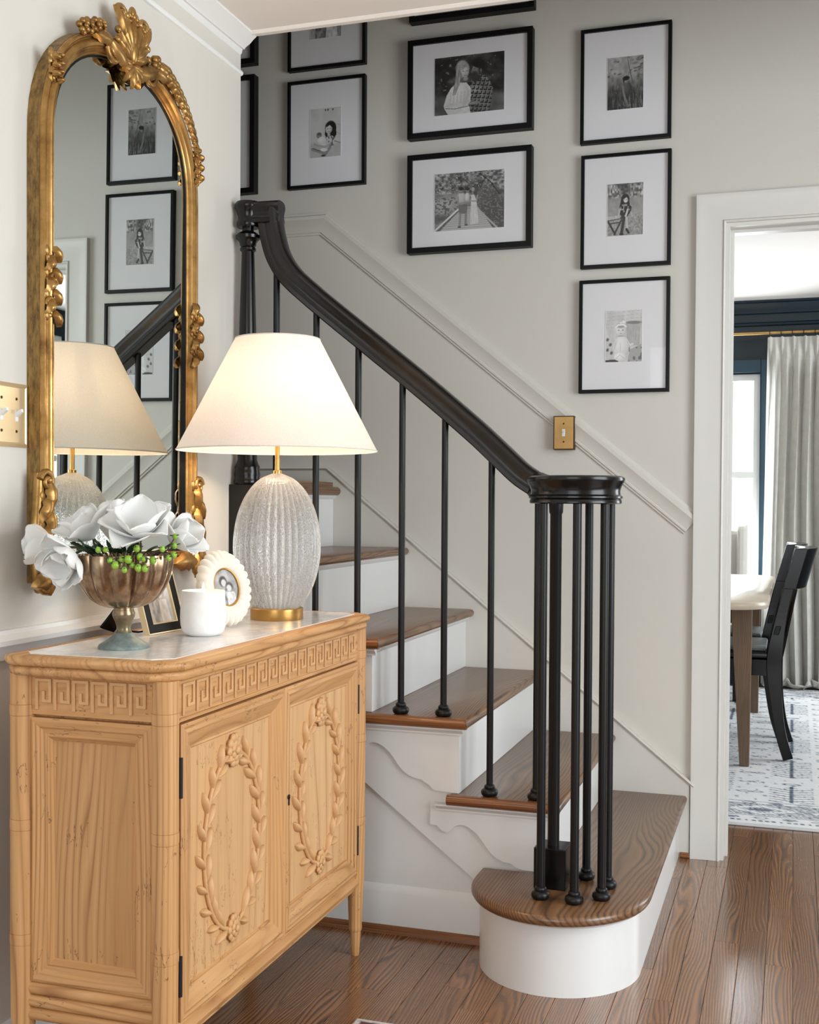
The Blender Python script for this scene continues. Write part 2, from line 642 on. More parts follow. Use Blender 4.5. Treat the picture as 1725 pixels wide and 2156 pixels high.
def bronze():
    k = NT('aged_bronze')
    vec = k.obj()
    f = k.noise(vec, 26, 5, 0.6)
    tc = k.n('ShaderNodeTexCoord')
    sx = k.n('ShaderNodeSeparateXYZ')
    k.l(tc.outputs['Object'], sx.inputs[0])
    zz = k.math('ADD', sx.outputs[2], k.math('MULTIPLY', k.math('SUBTRACT', f, 0.5), 0.05))
    top = k.ramp(f, [(0.3, srgb(112, 86, 66)), (0.55, srgb(164, 138, 112)), (0.8, srgb(200, 178, 150))])
    low = k.ramp(f, [(0.3, srgb(92, 82, 62)), (0.6, srgb(134, 122, 92)), (0.8, srgb(120, 124, 112))])
    fac = k.ramp(zz, [(0.045, (0, 0, 0, 1)), (0.085, (1, 1, 1, 1))])
    mx = k.n('ShaderNodeMix', data_type='RGBA')
    k.l(fac, mx.inputs[0]); k.l(low, mx.inputs[6]); k.l(top, mx.inputs[7])
    verd = k.ramp(k.math('SUBTRACT', zz, 0.0), [(0.012, srgb(150, 170, 168)), (0.034, (1, 1, 1, 1))])
    m2 = k.n('ShaderNodeMix', data_type='RGBA', blend_type='MULTIPLY')
    m2.inputs[0].default_value = 0.75
    k.l(mx.outputs[2], m2.inputs[6]); k.l(verd, m2.inputs[7])
    k.l(m2.outputs[2], k.bsdf.inputs['Base Color'])
    k.l(k.ramp(zz, [(0.02, (0.35, 0.35, 0.35, 1)), (0.09, (0.92, 0.92, 0.92, 1))]), k.bsdf.inputs['Metallic'])
    k.l(k.ramp(f, [(0.3, (0.34, 0.34, 0.34, 1)), (0.7, (0.14, 0.14, 0.14, 1))]), k.bsdf.inputs['Roughness'])
    return k.m


M['bronze'] = bronze()


def marble():
    k = NT('white_marble')
    vec = k.obj((2, 1, 2))
    f = k.noise(vec, 5, 6, 0.65)
    v = k.math('ABSOLUTE', k.math('SUBTRACT', f, 0.5))
    k.l(k.ramp(v, [(0.0, srgb(222, 219, 217)), (0.05, srgb(238, 236, 234)), (0.14, srgb(244, 242, 240))]), k.bsdf.inputs['Base Color'])
    k.bsdf.inputs['Roughness'].default_value = 0.16
    return k.m


M['marble'] = marble()
k = NT('alabaster_jar')
k.l(k.ramp(k.noise(k.obj(), 30, 5), [(0.3, srgb(236, 234, 230)), (0.7, srgb(246, 245, 242))]), k.bsdf.inputs['Base Color'])
k.bsdf.inputs['Subsurface Weight'].default_value = 0.3
k.bsdf.inputs['Subsurface Radius'].default_value = (0.02, 0.015, 0.01)
k.bsdf.inputs['Roughness'].default_value = 0.45
M['jar'] = k.m
k = NT('candle_flame')
k.bsdf.inputs['Emission Color'].default_value = (1.0, 0.75, 0.4, 1)
k.bsdf.inputs['Emission Strength'].default_value = 5.0
M['flame'] = k.m
M['bone'] = plain('cream_carved_frame', srgb(238, 230, 218), 0.6, bump=0.2, bscale=60)
M['uphol'] = plain('pale_linen_upholstery', srgb(224, 222, 214), 0.9, bump=0.1, bscale=300)
M['tabletop'] = plain('pale_table_top', srgb(206, 190, 170), 0.3, var=0.05, coat=0.15)
M['cane'] = plain('woven_seat', srgb(150, 158, 160), 0.4)


# ------------------------------------------------------------------ flat prints drawn as ink on a fine grid
class Pic:
    def __init__(self, w, h, seed=0, bgv=0.6):
        self.w, self.h = w, h
        self.a = np.full((h, w), bgv, float)
        self.Y, self.X = np.mgrid[0:h, 0:w]
        self.X = (self.X + 0.5) / w
        self.Y = (self.Y + 0.5) / h            # 0 top .. 1 bottom
        self.r = np.random.RandomState(seed)

    def noise(self, n, asp=1.0):
        m = max(2, int(n * asp))
        g = self.r.rand(m + 2, n + 2)
        gx, gy = self.X * n, self.Y * m
        i, j = gx.astype(int), gy.astype(int)
        fx, fy = gx - i, gy - j
        fx, fy = fx * fx * (3 - 2 * fx), fy * fy * (3 - 2 * fy)
        return (g[j, i] * (1 - fx) + g[j, i + 1] * fx) * (1 - fy) + (g[j + 1, i] * (1 - fx) + g[j + 1, i + 1] * fx) * fy

    def cloud(self, n=4):
        return 0.5 * self.noise(n) + 0.3 * self.noise(n * 2) + 0.2 * self.noise(n * 5)

    def blend(self, m, v):
        self.a = self.a * (1 - m) + v * m
        return self

    def ell(self, x, y, rx, ry, v, rot=0, soft=0.12, tex=0.0):
        c, s = math.cos(rot), math.sin(rot)
        dx, dy = self.X - x, (self.Y - y) * self.h / self.w
        ry = ry * self.h / self.w
        u, t = (dx * c + dy * s) / rx, (-dx * s + dy * c) / ry
        d = np.sqrt(u * u + t * t)
        m = np.clip((1 + soft - d) / (2 * soft), 0, 1)
        return self.blend(m, v + tex * (self.noise(18) - 0.5))

    def shade(self, x, y, rx, ry, v, rot=0, g=0.2, soft=0.1):
        """soft-edged ellipse, lighter to the upper left like a rounded form"""
        k = (0.5 - (self.X - x) / rx * 0.35 - (self.Y - y) / ry * 0.4)
        d0 = np.clip(((self.X - x) / rx) ** 2 + ((self.Y - y) / ry) ** 2, 0, 1.4)
        return self.ell(x, y, rx, ry, v + g * (k - 0.5) - g * 0.5 * d0, rot, soft)

    def poly(self, pts, v, tex=0.0):
        m = np.zeros_like(self.a, bool)
        n = len(pts)
        for i in range(n):
            (x0, y0), (x1, y1) = pts[i], pts[(i + 1) % n]
            cr = ((y0 > self.Y) != (y1 > self.Y)) & (self.X < (x1 - x0) * (self.Y - y0) / ((y1 - y0) or 1e-9) + x0)
            m ^= cr
        return self.blend(m.astype(float), v + tex * (self.noise(16) - 0.5))

    def line(self, pts, wd, v):
        for (x0, y0), (x1, y1) in zip(pts, pts[1:]):
            k = self.h / self.w
            ax, ay, bx, by = x0, y0 * k, x1, y1 * k
            px, py = self.X - ax, self.Y * k - ay
            ex, ey = bx - ax, by - ay
            t = np.clip((px * ex + py * ey) / (ex * ex + ey * ey + 1e-9), 0, 1)
            d = np.hypot(px - t * ex, py - t * ey)
            self.blend(np.clip((wd - d) / (0.4 * wd) + 0.5, 0, 1), v)
        return self

    def finish(self, n=1):
        for _ in range(n):
            q = np.pad(self.a, 1, mode='edge')
            self.a = (q[1:-1, 1:-1] * 4 + q[:-2, 1:-1] * 2 + q[2:, 1:-1] * 2 + q[1:-1, :-2] * 2 + q[1:-1, 2:] * 2 + q[:-2, :-2] + q[2:, 2:] + q[:-2, 2:] + q[2:, :-2]) / 16
        self.a = self.a + 0.04 * (self.r.rand(*self.a.shape) - 0.5)
        return self

    def mesh(self, name, fn, parent, mat=None, tint=(1, 1, 1), mask=None):
        """fn(u,v)->world point, u left to right, v bottom to top"""
        w_, h_ = self.w, self.h
        mb = MB()
        mb.v = [V(fn(i / (w_ - 1), 1 - j / (h_ - 1))) for j in range(h_) for i in range(w_)]
        mb.f = [(j * w_ + i, (j + 1) * w_ + i, (j + 1) * w_ + i + 1, j * w_ + i + 1) for j in range(h_ - 1) for i in range(w_ - 1)
                if mask is None or mask[j, i]]
        org = V(parent['_org']) if parent is not None else V((0, 0, 0))
        me = bpy.data.meshes.new(name)
        me.from_pydata([tuple(p - org) for p in mb.v], [], mb.f)
        at = me.color_attributes.new('ink', 'FLOAT_COLOR', 'POINT')
        g = np.clip(self.a, 0, 1).ravel()
        lin = np.where(g <= 0.04045, g / 12.92, ((g + 0.055) / 1.055) ** 2.4)
        buf = np.ones((len(lin), 4))
        for c in range(3):
            buf[:, c] = lin * tint[c]
        at.data.foreach_set('color', buf.ravel())
        o = bpy.data.objects.new(name, me)
        COL.objects.link(o)
        me.materials.append(mat or M['print'])
        if parent is not None:
            o.parent = parent
        return o


def pic_couple():
    p = Pic(196, 172, 3, 0.2)
    p.a = 0.04 + 0.5 * p.cloud(7) ** 2.0
    p.blend((p.noise(30) > 0.9) & (p.Y < 0.6), 0.5)
    p.blend(np.clip((p.Y - 0.62) / 0.1, 0, 1) * 0.7, 0.30 + 0.25 * p.noise(9))
    # man in a plaid shirt, bending his head towards her
    body = [(0.50, 1.0), (0.50, 0.56), (0.56, 0.44), (0.66, 0.36), (0.73, 0.38), (0.79, 0.48), (0.84, 0.62), (0.82, 0.8), (0.79, 1.0)]
    keep = p.a.copy()
    p.a[:] = 0
    p.poly(body, 1.0)
    msk = p.a > 0.5
    p.a = keep
    q1 = (p.X * 0.97 + p.Y * 0.22) * 17
    q2 = (p.Y * 0.97 - p.X * 0.18) * 14
    plaid = 0.06 + 0.42 * ((q1 % 1) < 0.5) * ((q2 % 1) < 0.5) + 0.62 * (((q1 % 1) > 0.80) | ((q2 % 1) > 0.82)) * (0.55 + 0.45 * p.noise(10))
    plaid = plaid * (0.75 + 0.5 * p.noise(5))
    p.a = np.where(msk, plaid, p.a)
    p.poly([(0.53, 0.40), (0.62, 0.34), (0.67, 0.42), (0.58, 0.50)], 0.2)
    p.shade(0.598, 0.275, 0.062, 0.125, 0.50, 0.22, 0.25)
    p.ell(0.575, 0.345, 0.045, 0.05, 0.20, 0.4, 0.4)
    p.shade(0.632, 0.165, 0.085, 0.075, 0.07, 0.25, 0.05)
    p.ell(0.672, 0.235, 0.035, 0.085, 0.07, 0.1, 0.25)
    p.ell(0.668, 0.29, 0.016, 0.035, 0.42, 0, 0.2)
    p.line([(0.565, 0.25), (0.585, 0.248)], 0.005, 0.2)
    p.line([(0.538, 0.27), (0.528, 0.30), (0.542, 0.312)], 0.006, 0.40)
    # woman with long fair hair and a pale sweater
    p.poly([(0.2, 1.0), (0.15, 0.9), (0.135, 0.84), (0.18, 0.66), (0.24, 0.54), (0.34, 0.47), (0.46, 0.47), (0.52, 0.56), (0.53, 0.7), (0.5, 0.85), (0.52, 1.0)], 0.82, 0.10)
    p.shade(0.36, 0.66, 0.14, 0.20, 0.86, 0.1, 0.14)
    p.shade(0.405, 0.235, 0.098, 0.155, 0.66, -0.12, 0.2)
    p.poly([(0.325, 0.2), (0.30, 0.42), (0.27, 0.60), (0.255, 0.68), (0.31, 0.66), (0.36, 0.5), (0.39, 0.3)], 0.62, 0.3)
    for k in range(9):
        x0 = 0.325 + 0.012 * k
        p.line([(x0, 0.16), (x0 - 0.02, 0.36), (x0 - 0.05 + 0.004 * k, 0.62 - 0.03 * k)], 0.003, 0.45 + 0.12 * (k % 3))
    p.shade(0.438, 0.285, 0.055, 0.100, 0.80, -0.1, 0.16)
    p.poly([(0.39, 0.16), (0.49, 0.16), (0.50, 0.25), (0.45, 0.20), (0.40, 0.26)], 0.6, 0.2)
    p.line([(0.405, 0.272), (0.428, 0.276)], 0.0045, 0.32)
    p.line([(0.455, 0.276), (0.478, 0.274)], 0.0045, 0.32)
    p.line([(0.443, 0.29), (0.445, 0.315)], 0.003, 0.62)
    p.line([(0.425, 0.343), (0.447, 0.350), (0.466, 0.342)], 0.0045, 0.48)
    p.ell(0.45, 0.405, 0.035, 0.035, 0.62, 0, 0.3)
    for k in range(6):
        p.line([(0.24 + 0.05 * k, 0.62), (0.22 + 0.05 * k, 0.84)], 0.004, 0.70)
    p.poly([(0.14, 0.84), (0.22, 0.88), (0.44, 0.87), (0.53, 0.80), (0.52, 0.76), (0.36, 0.82), (0.2, 0.80)], 0.76, 0.08)
    p.line([(0.16, 0.885), (0.30, 0.905), (0.50, 0.875)], 0.006, 0.42)
    p.shade(0.57, 0.84, 0.085, 0.032, 0.55, -0.1, 0.1)
    p.line([(0.5, 0.865), (0.60, 0.872)], 0.006, 0.2)
    return p


def pic_boardwalk():
    p = Pic(196, 170, 11, 0.4)
    p.a = 0.22 + 0.42 * p.cloud(9)
    p.blend((p.Y < 0.36) * 0.75, 0.16 + 0.62 * p.noise(34) * (0.5 + p.noise(6)))
    p.blend((p.noise(60) > 0.8) & (p.Y < 0.55), 0.72)
    p.ell(0.86, 0.70, 0.30, 0.32, 0.30, 0, 0.5)
    p.blend((p.noise(50) > 0.7) & (p.X > 0.62) & (p.Y > 0.42), 0.46)
    p.ell(0.14, 0.53, 0.24, 0.14, 0.66, 0, 0.7)
    p.blend((p.noise(44) > 0.62) & (p.X < 0.34) & (p.Y > 0.42), 0.36)
    p.poly([(0.08, 1.0), (0.41, 0.60), (0.62, 0.60), (0.84, 1.0)], 0.70)
    for k in range(14):
        y = 0.62 + 0.38 * (k / 14) ** 1.5
        f = (y - 0.60) / 0.4
        p.line([(0.41 - 0.33 * f, y), (0.62 + 0.22 * f, y)], 0.0025, 0.5)
    p.line([(0.0, 0.99), (0.34, 0.64)], 0.013, 0.82)
    p.line([(0.04, 1.0), (0.36, 0.66)], 0.006, 0.25)
    p.line([(0.90, 1.0), (0.655, 0.69)], 0.013, 0.66)
    p.line([(0.66, 0.05), (0.80, 0.2), (0.93, 0.42)], 0.006, 0.12)
    p.line([(0.72, 0.12), (0.66, 0.30)], 0.005, 0.14)
    # man, child on the arm, woman in a long dress
    p.shade(0.395, 0.46, 0.072, 0.105, 0.74, 0, 0.2)
    p.poly([(0.345, 0.56), (0.475, 0.56), (0.47, 0.72), (0.36, 0.72)], 0.40, 0.1)
    p.line([(0.375, 0.72), (0.365, 0.93)], 0.016, 0.52)
    p.line([(0.455, 0.72), (0.452, 0.90)], 0.016, 0.50)
    p.ell(0.362, 0.945, 0.026, 0.016, 0.3)
    p.ell(0.46, 0.915, 0.026, 0.016, 0.3)
    p.shade(0.388, 0.315, 0.030, 0.048, 0.60, 0, 0.2)
    p.ell(0.385, 0.285, 0.033, 0.030, 0.14, 0, 0.2)
    p.shade(0.475, 0.44, 0.035, 0.085, 0.80, 0, 0.2)
    p.shade(0.478, 0.325, 0.027, 0.040, 0.58, 0, 0.15)
    p.ell(0.48, 0.298, 0.030, 0.026, 0.18, 0, 0.2)
    p.poly([(0.53, 0.40), (0.60, 0.40), (0.61, 0.56), (0.635, 0.90), (0.52, 0.91), (0.525, 0.56)], 0.84, 0.08)
    for k in range(4):
        p.line([(0.54 + 0.02 * k, 0.58), (0.535 + 0.027 * k, 0.9)], 0.003, 0.66)
    p.poly([(0.535, 0.26), (0.575, 0.24), (0.605, 0.30), (0.625, 0.46), (0.595, 0.48), (0.56, 0.36)], 0.34, 0.15)
    p.shade(0.555, 0.315, 0.024, 0.042, 0.66, 0, 0.15)
    p.line([(0.62, 0.42), (0.60, 0.52), (0.50, 0.50)], 0.010, 0.62)
    p.line([(0.34, 0.42), (0.345, 0.54), (0.46, 0.52)], 0.010, 0.56)
    return p


def pic_girl_baby():
    p = Pic(112, 172, 5, 0.8)
    p.a = 0.74 + 0.10 * p.cloud(3) - 0.06 * np.clip((p.Y - 0.66) / 0.1, 0, 1)
    p.line([(0.8, 0.34), (1.0, 0.37)], 0.006, 0.6)
    p.line([(0.8, 0.5), (1.0, 0.56)], 0.006, 0.62)
    p.line([(0.82, 0.69), (1.0, 0.74)], 0.010, 0.45)
    for x in (0.5, 0.585, 0.74):
        p.poly([(x - 0.03, 0.025), (x + 0.03, 0.03), (x - 0.006, 0.075)], 0.12)
    p.shade(0.67, 0.41, 0.175, 0.135, 0.09, 0, 0.06)
    p.poly([(0.50, 0.42), (0.48, 0.55), (0.55, 0.60), (0.78, 0.63), (0.86, 0.56), (0.845, 0.42)], 0.09)
    p.shade(0.615, 0.435, 0.108, 0.098, 0.80, 0.15, 0.14)
    p.poly([(0.52, 0.33), (0.70, 0.33), (0.73, 0.42), (0.64, 0.355), (0.54, 0.40)], 0.10)
    p.line([(0.555, 0.432), (0.59, 0.430)], 0.008, 0.3)
    p.line([(0.655, 0.428), (0.69, 0.430)], 0.008, 0.3)
    p.line([(0.58, 0.487), (0.62, 0.495), (0.655, 0.484)], 0.007, 0.45)
    p.shade(0.615, 0.55, 0.05, 0.03, 0.72, 0, 0.1)
    p.poly([(0.50, 0.60), (0.58, 0.575), (0.72, 0.575), (0.82, 0.62), (0.82, 0.74), (0.72, 0.80), (0.56, 0.78)], 0.78)
    p.blend((p.noise(26) > 0.55) & (p.X > 0.5) & (p.X < 0.82) & (p.Y > 0.58) & (p.Y < 0.78) & (p.a > 0.77), 0.42)
    p.shade(0.295, 0.55, 0.085, 0.058, 0.56, 0, 0.15)
    p.ell(0.30, 0.52, 0.07, 0.03, 0.36, 0, 0.4)
    p.shade(0.40, 0.665, 0.15, 0.085, 0.88, 0.6, 0.12)
    p.shade(0.47, 0.76, 0.12, 0.05, 0.84, 0.2, 0.12)
    p.line([(0.15, 0.72), (0.24, 0.75), (0.50, 0.79), (0.66, 0.74)], 0.030, 0.66)
    p.line([(0.66, 0.80), (0.52, 0.93), (0.30, 0.88), (0.08, 0.82)], 0.042, 0.56)
    p.line([(0.10, 0.80), (0.30, 0.86), (0.54, 0.88)], 0.012, 0.32)
    p.shade(0.46, 0.85, 0.12, 0.035, 0.90, 0.1, 0.1)
    p.ell(0.44, 0.965, 0.07, 0.02, 0.2, 0, 0.4)
    return p


def pic_grass():
    p = Pic(112, 160, 7, 0.6)
    p.a = 0.62 - 0.40 * np.clip((p.Y - 0.28) / 0.5, 0, 1) + 0.18 * (p.noise(14) - 0.5)
    for k in range(26):
        x, y = p.r.rand(), 0.02 + 0.38 * p.r.rand()
        p.ell(x, y, 0.02 + 0.06 * p.r.rand(), 0.008 + 0.012 * p.r.rand(), 0.28 + 0.2 * p.r.rand(), -0.5 + 0.5 * p.r.rand(), 0.5)
    for k in range(120):
        x = p.r.rand()
        l = 0.12 + 0.42 * p.r.rand() ** 1.4
        b = 0.16 * (p.r.rand() - 0.45)
        p.line([(x, 1.02), (x + b * 0.4, 1 - l * 0.6), (x + b, 1 - l)], 0.004, 0.08 + 0.55 * p.r.rand() ** 2)
    p.line([(0.56, 0.05), (0.62, 0.26), (0.70, 0.5)], 0.008, 0.26)
    p.shade(0.53, 0.62, 0.13, 0.16, 0.34, 0.1, 0.16)
    p.shade(0.525, 0.455, 0.075, 0.058, 0.56, 0, 0.16)
    p.ell(0.52, 0.415, 0.095, 0.042, 0.10, -0.1, 0.15)
    p.ell(0.455, 0.45, 0.02, 0.045, 0.12, 0, 0.3)
    p.line([(0.43, 0.56), (0.46, 0.72), (0.58, 0.95)], 0.028, 0.48)
    for k in range(30):
        x = 0.3 + 0.5 * p.r.rand()
        l = 0.1 + 0.25 * p.r.rand()
        p.line([(x, 1.02), (x + 0.06 * (p.r.rand() - 0.5), 1 - l)], 0.004, 0.1 + 0.4 * p.r.rand())
    return p


def pic_girl_bench():
    p = Pic(112, 160, 9, 0.6)
    p.a = 0.58 + 0.22 * (p.cloud(5) - 0.5)
    p.blend(np.clip((0.30 - p.Y) / 0.06, 0, 1) * 0.8, 0.14 + 0.7 * p.noise(26) * (0.4 + p.noise(7)))
    p.blend(np.clip((p.Y - 0.58) / 0.05, 0, 1) * 0.5, 0.56 + 0.4 * (p.noise(40) - 0.5))
    p.poly([(0.0, 0.62), (0.40, 0.60), (0.46, 0.66), (0.0, 0.70)], 0.70, 0.15)
    p.line([(0.0, 0.70), (0.42, 0.67)], 0.012, 0.28)
    p.line([(0.03, 0.72), (0.22, 0.96)], 0.026, 0.2)
    p.line([(0.40, 0.70), (0.20, 0.97)], 0.022, 0.2)
    p.line([(0.05, 0.76), (0.36, 0.74)], 0.016, 0.24)
    p.shade(0.50, 0.31, 0.115, 0.105, 0.12, 0, 0.06)
    p.poly([(0.385, 0.30), (0.34, 0.46), (0.42, 0.47), (0.60, 0.46), (0.625, 0.40), (0.61, 0.30)], 0.13)
    p.shade(0.515, 0.315, 0.066, 0.062, 0.80, 0, 0.15)
    p.poly([(0.44, 0.25), (0.58, 0.25), (0.585, 0.31), (0.53, 0.27), (0.455, 0.31)], 0.12)
    p.line([(0.478, 0.312), (0.498, 0.312)], 0.006, 0.34)
    p.line([(0.535, 0.312), (0.555, 0.312)], 0.006, 0.34)
    p.line([(0.49, 0.346), (0.515, 0.352), (0.54, 0.345)], 0.006, 0.95)
    p.poly([(0.34, 0.42), (0.42, 0.40), (0.60, 0.40), (0.68, 0.46), (0.66, 0.56), (0.58, 0.62), (0.52, 0.67), (0.36, 0.66)], 0.17)
    p.blend((p.noise(24) > 0.72) & (p.a > 0.165) & (p.a < 0.175), 0.6)
    p.line([(0.35, 0.50), (0.31, 0.62)], 0.024, 0.72)
    p.line([(0.575, 0.50), (0.53, 0.60), (0.49, 0.67)], 0.026, 0.78)
    p.line([(0.66, 0.56), (0.70, 0.64)], 0.022, 0.7)
    p.line([(0.47, 0.66), (0.40, 0.95)], 0.040, 0.22)
    p.line([(0.54, 0.66), (0.56, 0.84), (0.54, 0.88)], 0.030, 0.74)
    p.line([(0.54, 0.88), (0.60, 0.95)], 0.030, 0.18)
    p.ell(0.40, 0.97, 0.06, 0.02, 0.15, 0, 0.3)
    return p


def pic_baby():
    p = Pic(112, 156, 13, 0.85)
    p.a = 0.80 + 0.08 * (p.noise(7) - 0.5)
    for k in range(5):
        p.line([(0.0, 0.06 + 0.07 * k), (1.0, 0.01 + 0.07 * k)], 0.003, 0.66)
    p.poly([(0.56, 0.24), (0.97, 0.24), (0.93, 0.68), (0.60, 0.70)], 0.70, 0.06)
    for k in range(5):
        p.line([(0.60 + 0.08 * k, 0.28), (0.62 + 0.07 * k, 0.66)], 0.003, 0.6)
    p.ell(0.77, 0.245, 0.21, 0.030, 0.50, 0.02, 0.25)
    p.poly([(0.0, 0.46), (0.16, 0.44), (0.26, 0.60), (0.22, 0.86), (0.0, 0.98)], 0.80, 0.06)
    for x, y in ((0.06, 0.56), (0.14, 0.66), (0.06, 0.76), (0.17, 0.82)):
        p.ell(x, y, 0.035, 0.03, 0.34, 0.4, 0.5)
    p.poly([(0.68, 0.76), (0.98, 0.66), (1.0, 1.0), (0.6, 1.0)], 0.66)
    p.blend((p.noise(14) > 0.6) & (p.X > 0.64) & (p.Y > 0.72), 0.44)
    p.poly([(0.0, 0.955), (0.36, 0.945), (0.36, 1.0), (0, 1.0)], 0.26)
    p.shade(0.44, 0.70, 0.19, 0.20, 0.90, 0, 0.10)
    p.shade(0.40, 0.90, 0.16, 0.08, 0.92, 0, 0.10)
    p.line([(0.30, 0.58), (0.25, 0.74), (0.30, 0.82)], 0.035, 0.86)
    p.line([(0.56, 0.56), (0.66, 0.68), (0.74, 0.66)], 0.032, 0.86)
    p.line([(0.29, 0.62), (0.245, 0.76)], 0.004, 0.62)
    p.line([(0.60, 0.60), (0.66, 0.705), (0.74, 0.69)], 0.004, 0.6)
    p.shade(0.42, 0.385, 0.135, 0.108, 0.88, 0, 0.12)
    p.ell(0.42, 0.305, 0.125, 0.040, 0.62, 0, 0.4)
    p.line([(0.285, 0.325), (0.35, 0.285), (0.49, 0.28), (0.56, 0.315)], 0.022, 0.93)
    p.shade(0.51, 0.235, 0.055, 0.026, 0.92, 0.6, 0.1)
    p.shade(0.43, 0.245, 0.040, 0.022, 0.90, -0.6, 0.1)
    p.ell(0.365, 0.385, 0.020, 0.009, 0.32, 0, 0.4)
    p.ell(0.475, 0.385, 0.020, 0.009, 0.32, 0, 0.4)
    p.line([(0.415, 0.41), (0.43, 0.415)], 0.005, 0.68)
    p.line([(0.40, 0.445), (0.425, 0.450), (0.45, 0.445)], 0.006, 0.58)
    p.ell(0.42, 0.50, 0.10, 0.012, 0.66, 0, 0.5)
    p.line([(0.41, 0.56), (0.42, 0.86)], 0.003, 0.74)
    p.line([(0.30, 0.93), (0.40, 0.86), (0.52, 0.93)], 0.005, 0.66)
    return p


def pic_blur(seed, w_=70, h_=90):
    p = Pic(w_, h_, seed, 0.6)
    p.a = 0.45 + 0.4 * p.cloud(4)
    p.ell(0.42, 0.34, 0.15, 0.14, 0.25, 0, 0.2, 0.2)
    p.ell(0.44, 0.38, 0.1, 0.1, 0.8, 0, 0.2)
    p.ell(0.64, 0.48, 0.14, 0.12, 0.35, 0, 0.2, 0.2)
    p.ell(0.62, 0.52, 0.1, 0.09, 0.82, 0, 0.2)
    p.poly([(0.2, 0.52), (0.55, 0.52), (0.6, 1.0), (0.15, 1.0)], 0.55, 0.5)
    p.poly([(0.52, 0.62), (0.82, 0.62), (0.88, 1.0), (0.5, 1.0)], 0.84, 0.2)
    return p


# ------------------------------------------------------------------ the setting
XW = -1.470            # face of the mirror wall
YE = -0.925            # its free end, and the edge of the foyer ceiling
ZC = 2.434            # foyer ceiling
XR, YB = 2.3, -5.6    # right wall face, wall behind the camera
DX0, DX1, DZ = -0.2135, 0.76, 2.045   # doorway to the dining room
YD = 3.85             # far dining wall face

floor = struct(box('floor', (-3.3, -5.7, -0.06), (2.5, 4.0, -0.012), plain('subfloor', srgb(70, 52, 40), 0.6)))
rnd = random.Random(4)
BWD = 0.0655
nb = 0
far_mb = MB()
x = -1.56
while x < 2.2:
    y = -5.6 - rnd.random() * 0.6
    while y < 3.83:
        L = 0.45 + rnd.random() * 0.95
        y1 = min(y + L, 3.84)
        ya = max(y, -5.6)
        near = (-1.2 < x < 0.72) and (y1 > -2.35) and (ya < 0.62) and not (x < -0.42 and ya > -0.98) and not (x > 0.35 and ya < -0.9) and not (x < -0.3 and ya > 0.05)
        if near and nb < 300:
            o = MB().box((x + 0.0004, ya + 0.0004, -0.012), (x + BWD - 0.0004, y1 - 0.0004, 0)).build('floor_board', M['floor'], floor, bevel=0.0009, seg=1)
            nb += 1
        else:
            far_mb.box((x + 0.0004, ya + 0.0004, -0.012), (x + BWD - 0.0004, y1 - 0.0004, 0))
        y = y1
        if y1 >= 3.84:
            break
    x += BWD
fm = far_mb.build('floor_boards_further_off', M['floor'], floor)
fm['kind'] = 'stuff'

wb = MB()
wb.box((-3.3, 0, 0), (DX0, 0.12, 5.0)).box((DX0, 0, DZ), (DX1, 0.12, 5.0)).box((DX1, 0, 0), (2.42, 0.12, 5.0))
struct(wb.build('wall_back', M['wall']))
struct(box('wall_left', (XW - 0.12, YB, 0), (XW, YE, 5.0), M['wall']))
wr = MB().box((XR, YB, 0), (XR + 0.12, -3.3, 5.0)).box((XR, -1.3, 0), (XR + 0.12, 0, 5.0)).box((XR, -3.3, 0), (XR + 0.12, -1.3, 0.45)).box((XR, -3.3, 2.45), (XR + 0.12, -1.3, 5.0))
struct(wr.build('wall_right', M['wall']))
wf = MB().box((XW - 0.12, YB - 0.12, 0), (-1.15, YB, 3)).box((0.85, YB - 0.12, 0), (XR + 0.12, YB, 3)).box((-1.15, YB - 0.12, 0), (0.85, YB, 0.45)).box((-1.15, YB - 0.12, 2.44), (0.85, YB, 3))
struct(wf.build('wall_front', M['wall']))
struct(box('ceiling', (XW, YB, ZC), (XR, YE - 0.012, ZC + 0.25), M['ceiling']))
struct(MB().box((XW, YE - 0.012, ZC - 0.004), (XR, YE, 5.0)).sweep([(0, 0), (0.012, 0), (0.012, 0.006), (0.006, 0.012), (0, 0.012)], [(XW, YE - 0.02, ZC + 0.004), (XR, YE - 0.02, ZC + 0.004)], (0, 0, -1)).build('trim_1', M['ceiling']))
struct(box('ceiling_stairwell', (-3.3, YE - 0.5, 5.0), (XR, 0, 5.1), M['ceiling']))
struct(box('wall_stairwell', (-3.3, YE - 0.12, 0), (-3.18, 0, 5.0), M['wall']))
struct(box('wall_landing', (-3.18, YE - 0.12, 0), (XW - 0.12, YE, 5.0), M['wall']))

# dining room shell
wd = MB().box((-2.6, YD, 0), (-1.05, YD + 0.12, 2.6)).box((-0.205, YD, 0), (2.12, YD + 0.12, 2.6)).box((-1.05, YD, 0), (-0.205, YD + 0.12, 0.62)).box((-1.05, YD, 1.975), (-0.205, YD + 0.12, 2.6))
struct(wd.build('wall_dining_far', M['teal']))
struct(box('wall_dining_left', (-2.6, 0.12, 0), (-2.5, YD, 2.6), M['teal']))
wx = MB().box((2.0, 0.12, 0), (2.12, 1.3, 2.6)).box((2.0, 3.1, 0), (2.12, YD, 2.6)).box((2.0, 1.3, 0), (2.12, 3.1, 0.5)).box((2.0, 1.3, 2.25), (2.12, 3.1, 2.6))
struct(wx.build('wall_dining_right', M['teal']))
struct(box('ceiling_dining', (-2.6, 0.12, 2.43), (2.12, YD, 2.6), M['ceiling']))
cprof = [(0, 0), (0, 0.07), (0.012, 0.07), (0.016, 0.05), (0.035, 0.035), (0.06, 0.022), (0.075, 0.018), (0.08, 0)]
MB_c = MB().sweep(cprof, [(2.0, YD, 2.43), (-2.5, YD, 2.43)], (0, -1, 0))
